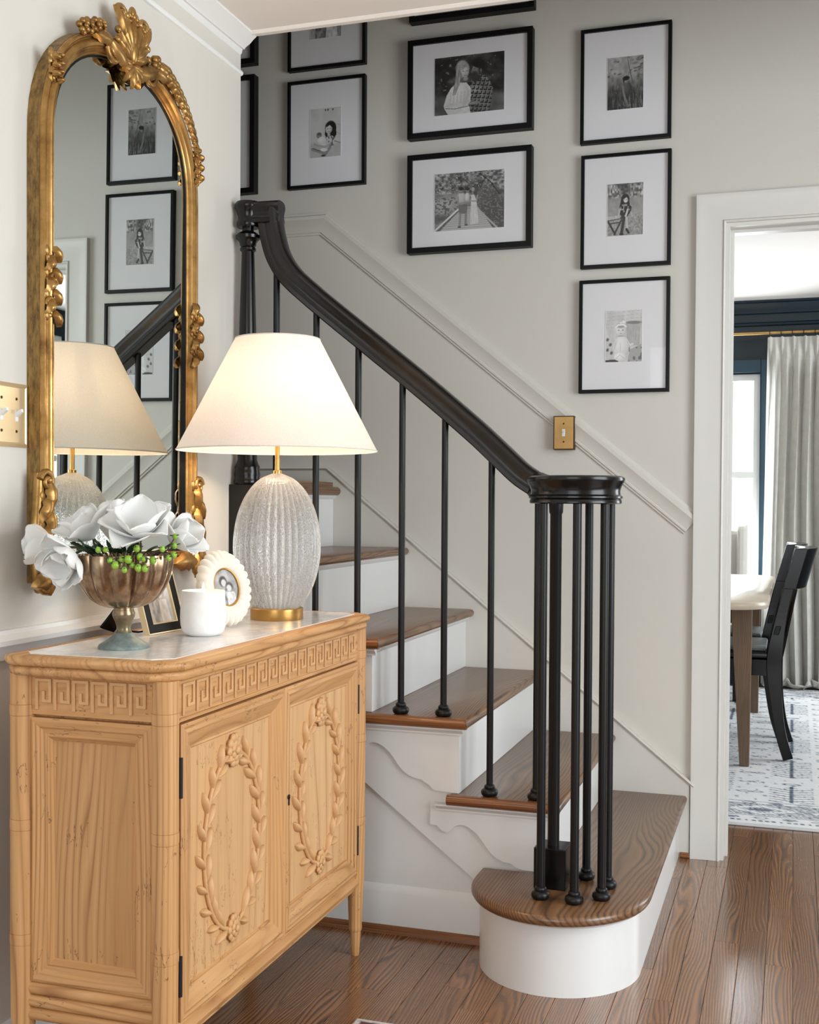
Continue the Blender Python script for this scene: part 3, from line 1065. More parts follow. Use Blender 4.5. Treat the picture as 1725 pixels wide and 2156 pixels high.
MB_c.sweep([(0, 0), (0, 0.012), (0.008, 0.018), (0.02, 0.014), (0.026, 0)], [(2.0, YD, 2.30), (-2.5, YD, 2.30)], (0, -1, 0))
struct(MB_c.build('trim_2', plain('teal_gloss_trim', srgb(24, 42, 54), 0.25), smooth=40))


def window(name, axis, pos, u0, u1, z0, z1, mat, sign, mid=None, trim=None, pane=True):
    """sash window in a wall opening; axis 0: plane x=pos, axis 1: plane y=pos"""
    P = (lambda u, z, d: (pos + d * sign, u, z)) if axis == 0 else (lambda u, z, d: (u, pos + d * sign, z))

    def bar(mb, ua, ub, za, zb, d0, d1):
        a, b = P(ua, za, d0), P(ub, zb, d1)
        mb.box([min(p, q) for p, q in zip(a, b)], [max(p, q) for p, q in zip(a, b)])
    f = MB()
    fw = 0.04
    bar(f, u0, u0 + fw, z0, z1, 0.01, 0.07)
    bar(f, u1 - fw, u1, z0, z1, 0.01, 0.07)
    bar(f, u0 + fw, u1 - fw, z1 - fw, z1, 0.01, 0.07)
    bar(f, u0 + fw, u1 - fw, z0, z0 + fw, 0.01, 0.07)
    o = struct(f.build(name, mat))
    if mid:
        s = MB()
        bar(s, u0 + fw, u1 - fw, mid - 0.02, mid + 0.02, 0.02, 0.06)
        s.build('meeting_rail', mat, o)
    if pane:
        for za, zb in ((z0 + fw, (mid or z1) - 0.02), ((mid or z0) + 0.02, z1 - fw)) if mid else ((z0 + fw, z1 - fw),):
            g = MB()
            bar(g, u0 + fw, u1 - fw, za, zb, 0.038, 0.042)
            g.build('pane', M['window_glass'], o)
    return o


w1 = window('window_1', 1, YD, -1.05, -0.205, 0.62, 1.975, M['white'], 1, 1.337)
tw = MB()
for a, b in (((-1.13, YD - 0.02, 0.5), (-1.05, YD, 2.06)), ((-0.205, YD - 0.02, 0.5), (-0.135, YD, 2.06)), ((-1.05, YD - 0.02, 1.985), (-0.205, YD, 2.06)), ((-1.15, YD - 0.05, 0.58), (-0.12, YD, 0.615))):
    tw.box(a, b)
struct(tw.build('trim_3', plain('teal_window_trim', srgb(38, 66, 82), 0.3), bevel=0.003))
w2 = window('window_2_assumed', 1, YB, -1.15, 0.85, 0.45, 2.44, M['white'], -1, pane=False)  # unseen window behind the camera, assumed as a daylight source
m2 = MB()
for ux in (-0.48, 0.18):
    m2.box((ux - 0.025, YB - 0.06, 0.49), (ux + 0.025, YB - 0.02, 2.40))
m2.build('mullion', M['white'], w2)
w3 = window('window_3_assumed', 0, XR, -3.3, -1.3, 0.45, 2.45, M['white'], 1, 1.45, pane=False)  # assumed window out of view, added for the light from the right
m3 = MB()
for uy in (-2.8, -2.3, -1.8):
    m3.box((XR + 0.02, uy - 0.02, 0.49), (XR + 0.06, uy + 0.02, 2.41))
m3.build('mullion', M['white'], w3)
w4 = window('window_4_assumed', 0, 2.0, 1.3, 3.1, 0.5, 2.25, M['white'], 1, 1.4, pane=False)  # second dining window, unseen and assumed, for more daylight

# doorway casing and jamb
dc = MB()
cas = [(0, 0), (0, 0.015), (-0.0055, 0.018), (-0.009, 0.013), (-0.05, 0.0135), (-0.078, 0.017), (-0.086, 0.019), (-0.092, 0.019), (-0.092, 0)]
dc.sweep(cas, [(DX1, 0, 0), (DX1, 0, DZ), (DX0, 0, DZ), (DX0, 0, 0)], (0, -1, 0))
d1 = struct(dc.build('door_1', M['casing'], smooth=30))
jb = MB().box((DX0 - 0.0003, -0.004, 0), (DX0 + 0.012, 0.125, DZ)).box((DX1 - 0.012, -0.004, 0), (DX1 + 0.0003, 0.125, DZ)).box((DX0 + 0.012, -0.004, DZ - 0.012), (DX1 - 0.012, 0.125, DZ + 0.0003))
jb.box((DX0 + 0.012, 0.05, 0), (DX0 + 0.022, 0.09, DZ - 0.022)).box((DX0 + 0.012, 0.05, DZ - 0.022), (DX1 - 0.012, 0.09, DZ - 0.012))
jb.build('jamb', M['casing'], d1)

# crown along the mirror wall (ends with the wall)
crown = [(0, 0), (0, 0.048), (0.006, 0.048), (0.012, 0.040), (0.022, 0.030), (0.032, 0.014), (0.036, 0.012), (0.036, 0.006), (0.045, 0.004), (0.05, 0)]
struct(MB().sweep(crown, [(XW, YE - 0.001, ZC), (XW, YB, ZC)], (1, 0, 0)).build('trim_4', M['white'], smooth=35))
struct(MB().sweep([(0, 0), (0, 0.006), (0.006, 0.009), (0.012, 0.006), (0.014, 0)], [(XW, YE - 0.001, ZC - 0.095), (XW, YB, ZC - 0.095)], (1, 0, 0)).build('trim_5', M['white'], smooth=35))
# chair rail and baseboard on the mirror wall
rail = [(0, 0), (0, 0.012), (0.008, 0.014), (0.012, 0.022), (0.018, 0.03), (0.028, 0.028), (0.036, 0.018), (0.05, 0.014), (0.058, 0.012), (0.062, 0)]
struct(MB().sweep(rail, [(XW, YE - 0.09, 0.892), (XW, YB, 0.892)], (1, 0, 0)).build('trim_6', M['white'], smooth=40))
struct(MB().sweep([(0, 0), (0.0, 0.016), (-0.09, 0.016), (-0.10, 0.012), (-0.112, 0.006), (-0.115, 0)], [(XW, -0.958, 0), (XW, YB, 0)], (1, 0, 0)).build('baseboard_left', M['white']))

# sloping dado rail on the back wall, level at the landing
dado = [(-0.004, 0), (-0.004, 0.005), (0.004, 0.008), (0.008, 0.014), (0.02, 0.016), (0.036, 0.010), (0.05, 0.009), (0.058, 0.008), (0.06, 0.010), (0.066, 0.010), (0.068, 0.006), (0.074, 0.006), (0.076, 0)]
pk = hit(687, 448, 1, -0.012)
pe = hit(1461, 1078, 1, -0.012)
sl = (pe - pk)
pe2 = pk + sl * ((DX0 - 0.075 - pk.x) / sl.x)
struct(MB().sweep(dado, [(pe2.x, 0, pe2.z), (pk.x, 0, pk.z), (-3.1, 0, pk.z)], (0, -1, 0)).build('trim_7', M['wall'], smooth=30))

# ------------------------------------------------------------------ staircase
NX = [-0.316, -0.548, -0.792, -1.034, -1.270, -1.526]     # nosing of each step (x) and its height (z)
NZ = [0.205, 0.388, 0.587, 0.785, 0.992, 1.200]
YS = -0.945                                              # string face
YT = -0.983                                              # open end of the treads
TH = 0.027
stair = thing('staircase', (-0.9, -0.5, 0), 'white painted staircase with dark oak treads rising along the picture wall', 'staircase')


def ell_pts(cx, cy, rx, ry, a0, a1, n):
    return [(cx + rx * math.cos(math.radians(a0 + (a1 - a0) * k / n)), cy + ry * math.sin(math.radians(a0 + (a1 - a0) * k / n))) for k in range(n + 1)]


def rounded_slab(poly, z0, z1, r=0.0125, n=5):
    """slab with a half-round edge all along the outline (points anticlockwise)"""
    mb = MB()
    m = len(poly)
    rings = []
    h = (z1 - z0) / 2
    zc = (z0 + z1) / 2
    P = [V((p[0], p[1], 0)) for p in poly]
    nrm = []
    for i in range(m):
        t0 = (P[i] - P[i - 1]).normalized()
        t1 = (P[(i + 1) % m] - P[i]).normalized()
        n0, n1 = V((t0.y, -t0.x, 0)), V((t1.y, -t1.x, 0))
        mi = n0 + n1
        nrm.append(mi / max(mi.length_squared / 2, 0.4))
    vs, fs = [], []
    for k in range(n + 1):
        a = -PI / 2 + PI * k / n
        for i in range(m):
            q = P[i] + nrm[i] * (r * (math.cos(a) - 1))
            vs.append((q.x, q.y, zc + h * math.sin(a)))
    for k in range(n):
        for i in range(m):
            j = (i + 1) % m
            fs.append((k * m + i, k * m + j, (k + 1) * m + j, (k + 1) * m + i))
    fs.append(tuple(range(m))[::-1])
    fs.append(tuple(n * m + i for i in range(m)))
    return mb.add(vs, fs)


YK = -0.014        # face of the wall skirt
# first step: bullnose tread and curved riser
t1 = [(-0.62, YK), (-0.62, -0.9525), (-0.757, -0.9525)] + ell_pts(-0.537, -1.02, 0.221, 0.245, 180, 360, 28) + [(NX[0], YK)]
rounded_slab(t1, NZ[0] - TH, NZ[0]).build('tread', M['oak_y'], stair, smooth=40)
r1 = [(-0.74, -0.94)] + ell_pts(-0.541, -1.01, 0.199, 0.207, 180, 360, 36) + [(-0.342, YK), (-0.36, YK)] + ell_pts(-0.541, -1.01, 0.18, 0.19, 360, 180, 30) + [(-0.722, -0.94)]
MB().prism(r1, (0, 0, 0), (1, 0, 0), (0, 1, 0), (0, 0, 1), NZ[0] - TH).build('riser', M['white'], stair, smooth=30)
cv = ell_pts(-0.541, -1.01, 0.199, 0.207, 180, 360, 30)
MB().sweep([(0, 0), (0.0, -0.016), (-0.008, -0.012), (-0.011, -0.004), (-0.011, 0)], [(p[0], p[1], NZ[0] - TH) for p in cv] + [(-0.342, YK, NZ[0] - TH)], (0, 0, 1)).build('cove_moulding', M['white'], stair, smooth=50)
for i in range(1, 5):
    xb = NX[i + 1] - 0.03
    y0 = YT if i < 5 else YS
    # the return nosing runs a little past the riser above
    tr = [(xb - 0.014, YK), (xb - 0.014, YS), (NX[i + 1] - 0.055, YS), (NX[i + 1] - 0.055, YT), (NX[i], YT), (NX[i], YK)]
    if i == 4:
        tr = [(xb - 0.014, YK), (xb - 0.014, YE + 0.001), (XW + 0.001, YE + 0.001), (XW + 0.001, YT), (NX[i], YT), (NX[i], YK)]
    rounded_slab(tr, NZ[i] - TH, NZ[i]).build('tread', M['oak_y'], stair, smooth=40)
# oak return strips glued to the open tread ends
for i in range(1, 5):
    MB().tube([(max(NX[i + 1] - 0.055, XW + 0.002), YT + 0.0125, NZ[i] - TH / 2), (NX[i] - 0.004, YT + 0.0125, NZ[i] - TH / 2)], 0.0140, 12).build('return_nosing', M['oak_x'], stair, smooth=40)
for i in range(1, 6):
    z0 = NZ[i - 1]
    ya_ = YS if i < 5 else YE + 0.001
    MB().box((NX[i] - 0.046, ya_, z0), (NX[i] - 0.028, YK, NZ[i] - TH)).build('riser', M['white'], stair, bevel=0.001)
    MB().sweep([(0, 0), (0, 0.014), (0.006, 0.012), (0.012, 0.005), (0.016, 0)], [(NX[i] - 0.028, YK, NZ[i] - TH), (NX[i] - 0.028, ya_, NZ[i] - TH)], (1, 0, 0)).build('cove_moulding', M['white'], stair, smooth=50)
# landing
landing = MB().box((-3.17, YE + 0.001, NZ[5] - TH), (NX[5] - 0.03, YK, NZ[5])).build('floor_landing', M['oak_y'])
struct(landing)
MB().box((NX[5] - 0.05, YE + 0.001, NZ[5] - 0.001), (NX[5] - 0.03, YK, NZ[5] + 0.017)).build('landing_strip', M['oak_y'], stair)
MB().tube([(NX[5] - 0.016, YE + 0.001, NZ[5] - 0.014), (NX[5] - 0.016, YK, NZ[5] - 0.014)], 0.0155, 14).build('landing_nosing', M['oak_y'], stair, smooth=40)

# side panel, string board and scroll brackets
poly = [(XW + 0.001, 0.0), (-0.73, 0.0), (-0.73, NZ[0] - TH), (NX[1] - 0.03, NZ[0] - TH), (NX[1] - 0.03, NZ[1] - TH)]
for i in range(2, 5):
    poly += [(NX[i] - 0.03, NZ[i - 1] - TH), (NX[i] - 0.03, NZ[i] - TH)]
poly += [(XW + 0.001, NZ[4] - TH)]
# (flat panel behind everything)
MB().prism([(p[0], p[1]) for p in poly], (0, YS + 0.022, 0), (1, 0, 0), (0, 0, 1), (0, -1, 0), 0.012).build('side_panel', M['white'], stair)
lo0 = hit(763, 1642, 1, YS)
lo1 = hit(1000, 1853, 1, YS)
sl = (lo1.z - lo0.z) / (lo1.x - lo0.x)
lz = lambda x_: lo0.z + sl * (x_ - lo0.x)
sp = [(XW + 0.001, lz(XW)), (-0.755, lz(-0.755)), (-0.755, NZ[0] - TH), (-0.60, NZ[0] - 0.001), (NX[1] - 0.03, NZ[0] - 0.001), (NX[1] - 0.03, NZ[1] - TH)]
sp = [(XW + 0.001, lz(XW)), (-0.735, lz(-0.735)), (-0.735, NZ[0] - TH + 0.001), (NX[1] - 0.029, NZ[0] - TH + 0.001), (NX[1] - 0.029, NZ[1] - TH)]
for i in range(2, 5):
    sp += [(NX[i] - 0.029, NZ[i - 1] - TH), (NX[i] - 0.029, NZ[i] - TH)]
sp += [(XW + 0.001, NZ[4] - TH)]
MB().prism(sp, (0, YS + 0.010, 0), (1, 0, 0), (0, 0, 1), (0, -1, 0), 0.010).build('string_board', M['white'], stair)
bp = [(907, 1700), (907, 1735), (921, 1737), (927, 1745), (935, 1750), (943, 1752), (950, 1748), (956, 1741), (964, 1737), (972, 1736), (983, 1739), (994, 1746), (1006, 1757), (1016, 1770), (1025, 1784), (1036, 1798),
      (1048, 1808), (1062, 1815), (1080, 1818.5), (1081, 1823), (1093, 1829), (1104, 1842)]
bpts = [hit(a, b, 1, YS - 0.006) for a, b in bp]
b0 = V((NX[1], 0, NZ[1]))
for i in range(1, 5):
    rel = [(p.x - b0.x + NX[i], p.z - b0.z + NZ[i]) for p in bpts]
    xr_ = NX[i] - 0.0285
    zb = NZ[i - 1] + 0.0005
    rel = [(max(min(p[0], xr_), XW + 0.001), max(p[1], zb)) for p in rel]
    zt_ = NZ[i] - TH - 0.0005
    pl = [(rel[0][0], zt_)] + rel[1:] + [(xr_, zb), (xr_, zt_)]
    MB().prism(pl, (0, YS, 0), (1, 0, 0), (0, 0, 1), (0, -1, 0), 0.009).build('scroll_bracket', M['white'], stair)
    x0_ = rel[0][0] + 0.018
    MB().sweep([(0, 0), (0, 0.018), (-0.004, 0.018), (-0.007, 0.012), (-0.014, 0.006), (-0.018, 0.006), (-0.018, 0)], [(x0_, YS - 0.008, zt_), (xr_ + 0.012, YS - 0.008, zt_)], (0, -1, 0)).build('return_cove', M['white'], stair, smooth=40)
# skirt on the wall side
ka, kb = hit(690, 985, 1, -0.014), hit(1455, 1648, 1, -0.014)
sk = (kb.z - ka.z) / (kb.x - ka.x)
kz = lambda x_: ka.z + sk * (x_ - ka.x)
struct(MB().prism([(DX0 - 0.095, 0), (DX0 - 0.095, kz(DX0 - 0.095)), (ka.x, ka.z), (-3.1, ka.z), (-3.1, 0.9), (-1.5, 0.9), (-0.6, 0.0)], (0, 0, 0), (1, 0, 0), (0, 0, 1), (0, -1, 0), 0.0135).build('baseboard_stair_skirt', M['wall'], bevel=0.001))
struct(MB().sweep([(0, 0), (0, 0.02), (0.006, 0.022), (0.012, 0.017), (0.014, 0.0)], [(DX0 - 0.078, 0, kz(DX0 - 0.078) + 0.004), (ka.x, 0, ka.z + 0.004), (-3.1, 0, ka.z + 0.004)], (0, -1, 0)).build('trim_8', M['wall'], smooth=40))
# baseboard of the stair side, with its oak shoe moulding
struct(MB().sweep([(0, 0), (0, 0.012), (0.105, 0.012), (0.112, 0.009), (0.122, 0.004), (0.125, 0)], [(-0.735, YS + 0.010, 0), (XW + 0.02, YS + 0.010, 0)][::-1], (0, -1, 0)).build('baseboard_stair', M['white'], smooth=30))
struct(MB().sweep([(0, 0), (0, 0.016), (0.008, 0.015), (0.016, 0.009), (0.019, 0)], [(XW + 0.02, YS - 0.002, 0.0), (-0.738, YS - 0.002, 0.0)], (0, -1, 0)).build('trim_9', M['oak_x'], smooth=40))
sc = hit(1438, 1808, 1, -0.02)
struct(box('trim_10', (NX[0] + 0.005 - 0.027, -0.02, 0.0), (DX0 - 0.0925, -0.002, 0.018), M['oak_x'], bevel=0.003))

# ------------------------------------------------------------------ railing
rl = thing('stair_railing', (-0.5, -1.06, NZ[0]), 'black stair railing with slim iron balusters and round volute end', 'railing')
YR = -0.945
hp = [(-1.372, 1.945), (-1.366, 1.90), (-1.358, 1.862), (-1.341, 1.812), (-1.306, 1.760), (-1.245, 1.705), (-1.185, 1.656), (-1.049, 1.548), (-0.916, 1.442), (-0.786, 1.333), (-0.715, 1.268), (-0.665, 1.222), (-0.628, 1.197)]
path = smoothpath([(p[0], YR, p[1]) for p in hp], 5)
path += smoothpath([(-0.628, YR, 1.197), (-0.60, YR - 0.015, 1.186), (-0.575, YR - 0.045, 1.181)], 4)[1:]
rp = [(-0.021, -0.03), (0.021, -0.03), (0.0245, -0.027), (0.0245, -0.017), (0.021, -0.013), (0.0205, -0.004), (0.024, 0.006), (0.029, 0.014), (0.0295, 0.022), (0.024, 0.029), (0.012, 0.0325), (-0.012, 0.0325), (-0.024, 0.029), (-0.0295, 0.022), (-0.029, 0.014), (-0.024, 0.006), (-0.0205, -0.004), (-0.021, -0.013), (-0.0245, -0.017), (-0.0245, -0.027)]
hr = MB()
# gooseneck: the rail swept in its own vertical plane so that the top stays outside
P = path
k_ = len(rp)
vs, fs = [], []
for i in range(len(P)):
    t = (P[min(i + 1, len(P) - 1)] - P[max(i - 1, 0)]).normalized()
    flat = V((t.x, t.y, 0))
    side = V((0, -1, 0)) if i < len(P) - 8 else V((flat.y, -flat.x, 0)).normalized()
    up = side.cross(t).normalized()
    if i < len(P) - 8:
        up = V((-t.z, 0, t.x)).normalized()
    for a, b in rp:
        vs.append(P[i] + side * a + up * b)
for i in range(len(P) - 1):
    for q in range(k_):
        r = (q + 1) % k_
        fs.append((i * k_ + q, i * k_ + r, (i + 1) * k_ + r, (i + 1) * k_ + q))
fs += [tuple(range(k_))[::-1], tuple((len(P) - 1) * k_ + q for q in range(k_))]
hr.add(vs, fs)
hr.build('handrail', M['blackrail'], rl, smooth=40)
# level easing from the gooseneck to the newel cap
eb = MB()
eb.tube([(-1.336, YR, 1.9345), (-1.43, YR - 0.006, 1.9345)], 1.0, prof=[(a * 1.02, b * 0.98) for a, b in rp])
eb.build('easing', M['blackrail'], rl, smooth=40)
up_n = thing
cap = MB().lathe([(r * 0.815, z) for r, z in [(0.0, 1.898), (0.036, 1.898), (0.039, 1.902), (0.039, 1.912), (0.035, 1.918), (0.034, 1.928), (0.040, 1.945), (0.046, 1.952), (0.046, 1.960), (0.040, 1.967), (0.0, 1.970)]], (-1.432, YR - 0.008, 0), 32)
cap.build('newel_cap', M['black'], rl, smooth=40)
nw = MB().lathe([(0.035, 1.194), (0.037, 1.199), (0.036, 1.206), (0.034, 1.212), (0.036, 1.220), (0.035, 1.230), (0.034, 1.236), (0.035, 1.243), (0.031, 1.250), (0.027, 1.262), (0.0265, 1.40), (0.0235, 1.62), (0.0185, 1.80), (0.0175, 1.832), (0.022, 1.836), (0.022, 1.842),
                 (0.0185, 1.845), (0.0225, 1.85), (0.023, 1.856), (0.026, 1.862), (0.033, 1.868), (0.034, 1.876), (0.028, 1.882), (0.016, 1.888), (0.016, 1.899)], (-1.432, YR - 0.008, 0), 32)
nw.build('upper_newel_post', M['black'], rl, smooth=35)
MB().box((-1.469, YR - 0.046, NZ[4] - 0.0005), (-1.395, YR + 0.028, 1.194)).build('newel_block', M['black'], rl, bevel=0.002)
# balusters
BZ = {0: None}


def rail_z(x_):
    q = sorted([(p.x, p.z) for p in path])
    for (xa, za), (xb_, zb_) in zip(q, q[1:]):
        if xa <= x_ <= xb_:
            return za + (zb_ - za) * (x_ - xa) / (xb_ - xa)
    return 1.2


foot_prof = [(0.016, 0), (0.0205, 0.003), (0.0225, 0.009), (0.0215, 0.015), (0.0165, 0.019), (0.0135, 0.0205), (0.0145, 0.023), (0.0135, 0.027), (0.0105, 0.030)]


def baluster(x_, y_, z0, z1, r, fs_=1.0):
    b = MB().lathe([(r, z0), (r, z1)], (x_, y_, 0), 14).build('baluster', M['iron'], rl, smooth=40)
    MB().lathe([(a * fs_, z0 + h_ * fs_) for a, h_ in foot_prof], (x_, y_, 0), 20).build('baluster_foot', M['iron'], b, smooth=50)


for st, xs in ((1, (-0.74, -0.618)), (2, (-0.984, -0.866)), (3, (-1.109, -1.231)), (4, (-1.349,))):
    for x_ in xs:
        baluster(x_, YR, NZ[st], rail_z(x_) - 0.030, 0.0088, 1.0)
CC = V((-0.502, -1.06))
for fx, fy in ((-0.562, -1.148), (-0.480, -1.156), (-0.423, -1.108), (-0.422, -1.018), (-0.483, -0.968)):
    baluster(fx, fy, NZ[0], 1.146, 0.0105, 1.0)
MB().lathe([(0.0145, 0.30), (0.0145, 1.12), (0.017, 1.125), (0.018, 1.146)], (-0.553, -1.04, 0), 20).build('newel_pole', M['iron'], rl, smooth=40)
MB().box((-0.594, -1.079, NZ[0]), (-0.515, -1.000, 0.305)).build('newel_base', M['black'], rl, bevel=0.002)
vc = MB().lathe([(0.0, 1.146), (0.108, 1.146), (0.111, 1.148), (0.111, 1.154), (0.109, 1.157), (0.113, 1.160), (0.113, 1.164), (0.108, 1.168), (0.107, 1.176), (0.110, 1.187), (0.116, 1.198), (0.1185, 1.204), (0.1175, 1.209), (0.110, 1.213), (0.0, 1.214)], (CC.x, CC.y, 0), 56)
vc.build('volute_cap', M['black'], rl, smooth=40)

# ------------------------------------------------------------------ pictures on the stair wall


def wall_picture(label, X0, X1, Z0, Z1, border, depth, pic, rect=None, name='picture_frame'):
    yF = -depth
    t = thing(name, ((X0 + X1) / 2, 0, Z0), label, 'picture frame', 'black framed photographs on the stair wall')
    fr = MB().sweep([(0, 0), (0, depth - 0.001), (border, depth), (border, depth - 0.010), (border, 0)], [(X0, 0, Z0), (X1, 0, Z0), (X1, 0, Z1), (X0, 0, Z1)], (0, -1, 0), closed=True)
    fr.build('frame', M['frame_black'], t, bevel=0.0006, seg=1)
    MB().box((X0 + border * 0.6, -depth + 0.009, Z0 + border * 0.6), (X1 - border * 0.6, -0.002, Z1 - border * 0.6)).build('mat_board', M['mat'], t)
    if pic is not None:
        (xa, xb_, za, zb_) = rect
        MB().sweep([(0, 0), (0, 0.0012), (-0.0016, 0.0012), (-0.0016, 0)], [(xa, yF + 0.009, za), (xb_, yF + 0.009, za), (xb_, yF + 0.009, zb_), (xa, yF + 0.009, zb_)], (0, -1, 0), closed=True).build('mat_bevel', M['toggle'], t)
        pic.finish(0).mesh('photograph', lambda u, v: (xa + (xb_ - xa) * u, yF + 0.0084, za + (zb_ - za) * v), t)
    MB().add([(X0 + border, yF + 0.005, Z0 + border), (X1 - border, yF + 0.005, Z0 + border), (X1 - border, yF + 0.005, Z1 - border), (X0 + border, yF + 0.005, Z1 - border)], [(0, 1, 2, 3)]).build('glass', M['pane'], t)
    return t


def px_rect(x0, x1, yt, yb, xm=None, Y=-0.026):
    """rectangle on the wall from pixel columns x0,x1 and rows yt,yb (both read at the left edge)"""
    a = hit(x0, yt, 1, Y)
    b = hit(x0, yb, 1, Y)
    c = hit(x1, yt, 1, Y)
    return a.x, c.x, b.z, a.z


D1, D2 = 0.022, 0.036
r_ = px_rect(1223.5, 1415, 63.5, 304, Y=-D1)
wall_picture('black frame holding a photograph of a child in tall grass', *r_, 0.011, D1, pic_grass(), px_rect(1280, 1355.5, 123.5, 233, Y=-D1 + 0.009))
r_ = px_rect(1224, 1414, 328, 566, Y=-D1)
wall_picture('black frame holding a photograph of a girl leaning on a bench', *r_, 0.011, D1, pic_girl_bench(), px_rect(1280, 1355, 389, 498, Y=-D1 + 0.009))
r_ = px_rect(1220, 1411, 591, 828, Y=-D1)
wall_picture('black frame holding a pale photograph of a baby with a headband', *r_, 0.011, D1, pic_baby(), px_rect(1276, 1352.5, 655, 763, Y=-D1 + 0.009))
r_ = px_rect(858.5, 1121.5, 86, 293, Y=-D2)
c1w = r_
wall_picture('wide black frame holding a photograph of a couple embracing', *r_, 0.018, D2, pic_couple(), px_rect(916, 1062.5, 124, 245, Y=-D2 + 0.009))
r_ = px_rect(857.5, 1119.5, 327.5, 534, Y=-D2)
wall_picture('wide black frame holding a photograph of a family on a boardwalk', *r_, 0.018, D2, pic_boardwalk(), px_rect(916, 1062.5, 368, 488, Y=-D2 + 0.009))
dz = c1w[3] - c1w[2]
zb0 = hit(862, 47, 1, -D2).z
wall_picture('wide black frame mostly hidden by the ceiling edge above the embracing couple', c1w[0] + 0.004, c1w[1] + 0.004, zb0, zb0 + dz, 0.018, D2, None)
r_ = px_rect(605, 768.5, 173, 399, Y=-D1)
wall_picture('black frame holding a photograph of a girl with a baby on her lap', *r_, 0.011, D1, pic_girl_baby(), px_rect(653.5, 718, 231, 333.5, Y=-D1 + 0.009))
hl = r_[3] - r_[2]
z0 = hit(605, 151, 1, -D1).z
ph = hit(653.5, 83.5, 1, -D1 + 0.009).z
a_ = px_rect(653.5, 718, 231, 333.5, Y=-D1 + 0.009)
wall_picture('black frame partly hidden by the ceiling above the girl with a baby', r_[0], r_[1], z0, z0 + hl, 0.011, D1, pic_blur(21), (a_[0], a_[1], ph, ph + (a_[3] - a_[2])))
xr0 = hit(535, 300, 1, -D2).x
z1, z0 = hit(535, 155, 1, -D2).z, hit(535, 404, 1, -D2).z
wall_picture('black frame cut off by the mirror wall, beside the girl with a baby', xr0 - 0.444, xr0, z0, z1, 0.018, D2, None)
z0 = hit(535, 131, 1, -D2).z
wall_picture('black frame cut off by the mirror wall just under the crown moulding', xr0 - 0.444, xr0, z0, z0 + (z1 - hit(535, 404, 1, -D2).z), 0.018, D2, None)

# light switch on the stair wall
a_ = px_rect(1166, 1209.5, 876, 947, Y=-0.03)
sw = thing('light_switch', ((a_[0] + a_[1]) / 2, -0.012, a_[2]), 'small brass light switch plate set on the sloping wall moulding', 'light switch')
MB().box((a_[0], -0.031, a_[2]), (a_[1], -0.001, a_[3])).build('plate', M['brass_dark'], sw, bevel=0.001)
MB().box((a_[0] + 0.0028, -0.0325, a_[2] + 0.0028), (a_[1] - 0.0028, -0.030, a_[3] - 0.0028)).build('face', M['antique_brass'], sw, bevel=0.0008)
xm, zm = (a_[0] + a_[1]) / 2, (a_[2] + a_[3]) / 2
MB().box((xm - 0.005, -0.034, zm - 0.012), (xm + 0.005, -0.032, zm + 0.012)).add([(xm - 0.004, -0.033, zm - 0.004), (xm + 0.004, -0.033, zm - 0.004), (xm + 0.004, -0.033, zm + 0.008), (xm - 0.004, -0.033, zm + 0.008), (xm - 0.003, -0.042, zm - 0.008), (xm + 0.003, -0.042, zm - 0.008), (xm + 0.003, -0.042, zm - 0.003), (xm - 0.003, -0.042, zm - 0.003)],
                                                                               [(0, 3, 2, 1), (4, 5, 6, 7), (0, 1, 5, 4), (1, 2, 6, 5), (2, 3, 7, 6), (3, 0, 4, 7)]).build('toggle', M['toggle'], sw)
for s_ in (-1, 1):
    MB().lathe([(0.0, -0.0345), (0.0028, -0.0340), (0.003, -0.032)], (xm, 0, zm + s_ * 0.030), 10, axis='y').build('screw', M['brass_dark'], sw)

# ------------------------------------------------------------------ mirror
YM, HW, ZB_, ZS, ZT = -1.556, 0.321, 0.980, 1.880, 2.170
XG = XW + 0.012
mir = thing('wall_mirror', (XW, YM, ZB_), 'tall arched wall mirror in an ornate antique gold frame above the sideboard', 'mirror')


def arch(off=0.0, n=30, x_=XW):
    """mirror outline seen from the room (+X), anticlockwise, inset by off"""
    hw, zt_ = HW - off, ZT - off
    L_ = [(x_, YM - hw, ZB_ + off), (x_, YM + hw, ZB_ + off)]
    for k in range(n + 1):
        a = PI * k / n
        e = 0.88
        ca, sa = math.cos(a), math.sin(a)
        L_.append((x_, YM + hw * math.copysign(abs(ca) ** e, ca), ZS + (zt_ - ZS) * sa ** e))
    return L_


fp = [(0, 0), (0, 0.034), (0.004, 0.039), (0.008, 0.0395), (0.011, 0.036), (0.0125, 0.036), (0.015, 0.041), (0.021, 0.0445), (0.027, 0.043), (0.030, 0.038), (0.0315, 0.038), (0.034, 0.040), (0.037, 0.037), (0.040, 0.032), (0.0415, 0.032), (0.044, 0.030), (0.046, 0.026), (0.046, 0)]
pth = arch()
MB().sweep(fp, pth, (1, 0, 0), closed=True).build('frame', M['gold'], mir, smooth=35)
MB().sweep([(-0.0008, 0), (-0.0008, 0.030), (0.002, 0.030), (0.002, 0)], pth, (1, 0, 0), closed=True).build('frame_side', M['gold_side'], mir)
g = [(XW + 0.022 + 0.004 * (p[1] - YM) + 0.006 * (p[2] - 1.55), p[1], p[2]) for p in arch(0.044)]
MB().add(g, [tuple(range(len(g)))]).build('mirror_glass', M['mirror'], mir)
MB().sweep([(0.0455, 0.002), (0.0455, 0.0285), (0.0495, 0.0285), (0.0495, 0.002)], pth, (1, 0, 0), closed=True).build('liner', M['frame_black'], mir)
MB().add([(XW + 0.0025, p[1], p[2]) for p in arch(0.02)], [tuple(range(len(g)))]).build('backing', M['frame_black'], mir)


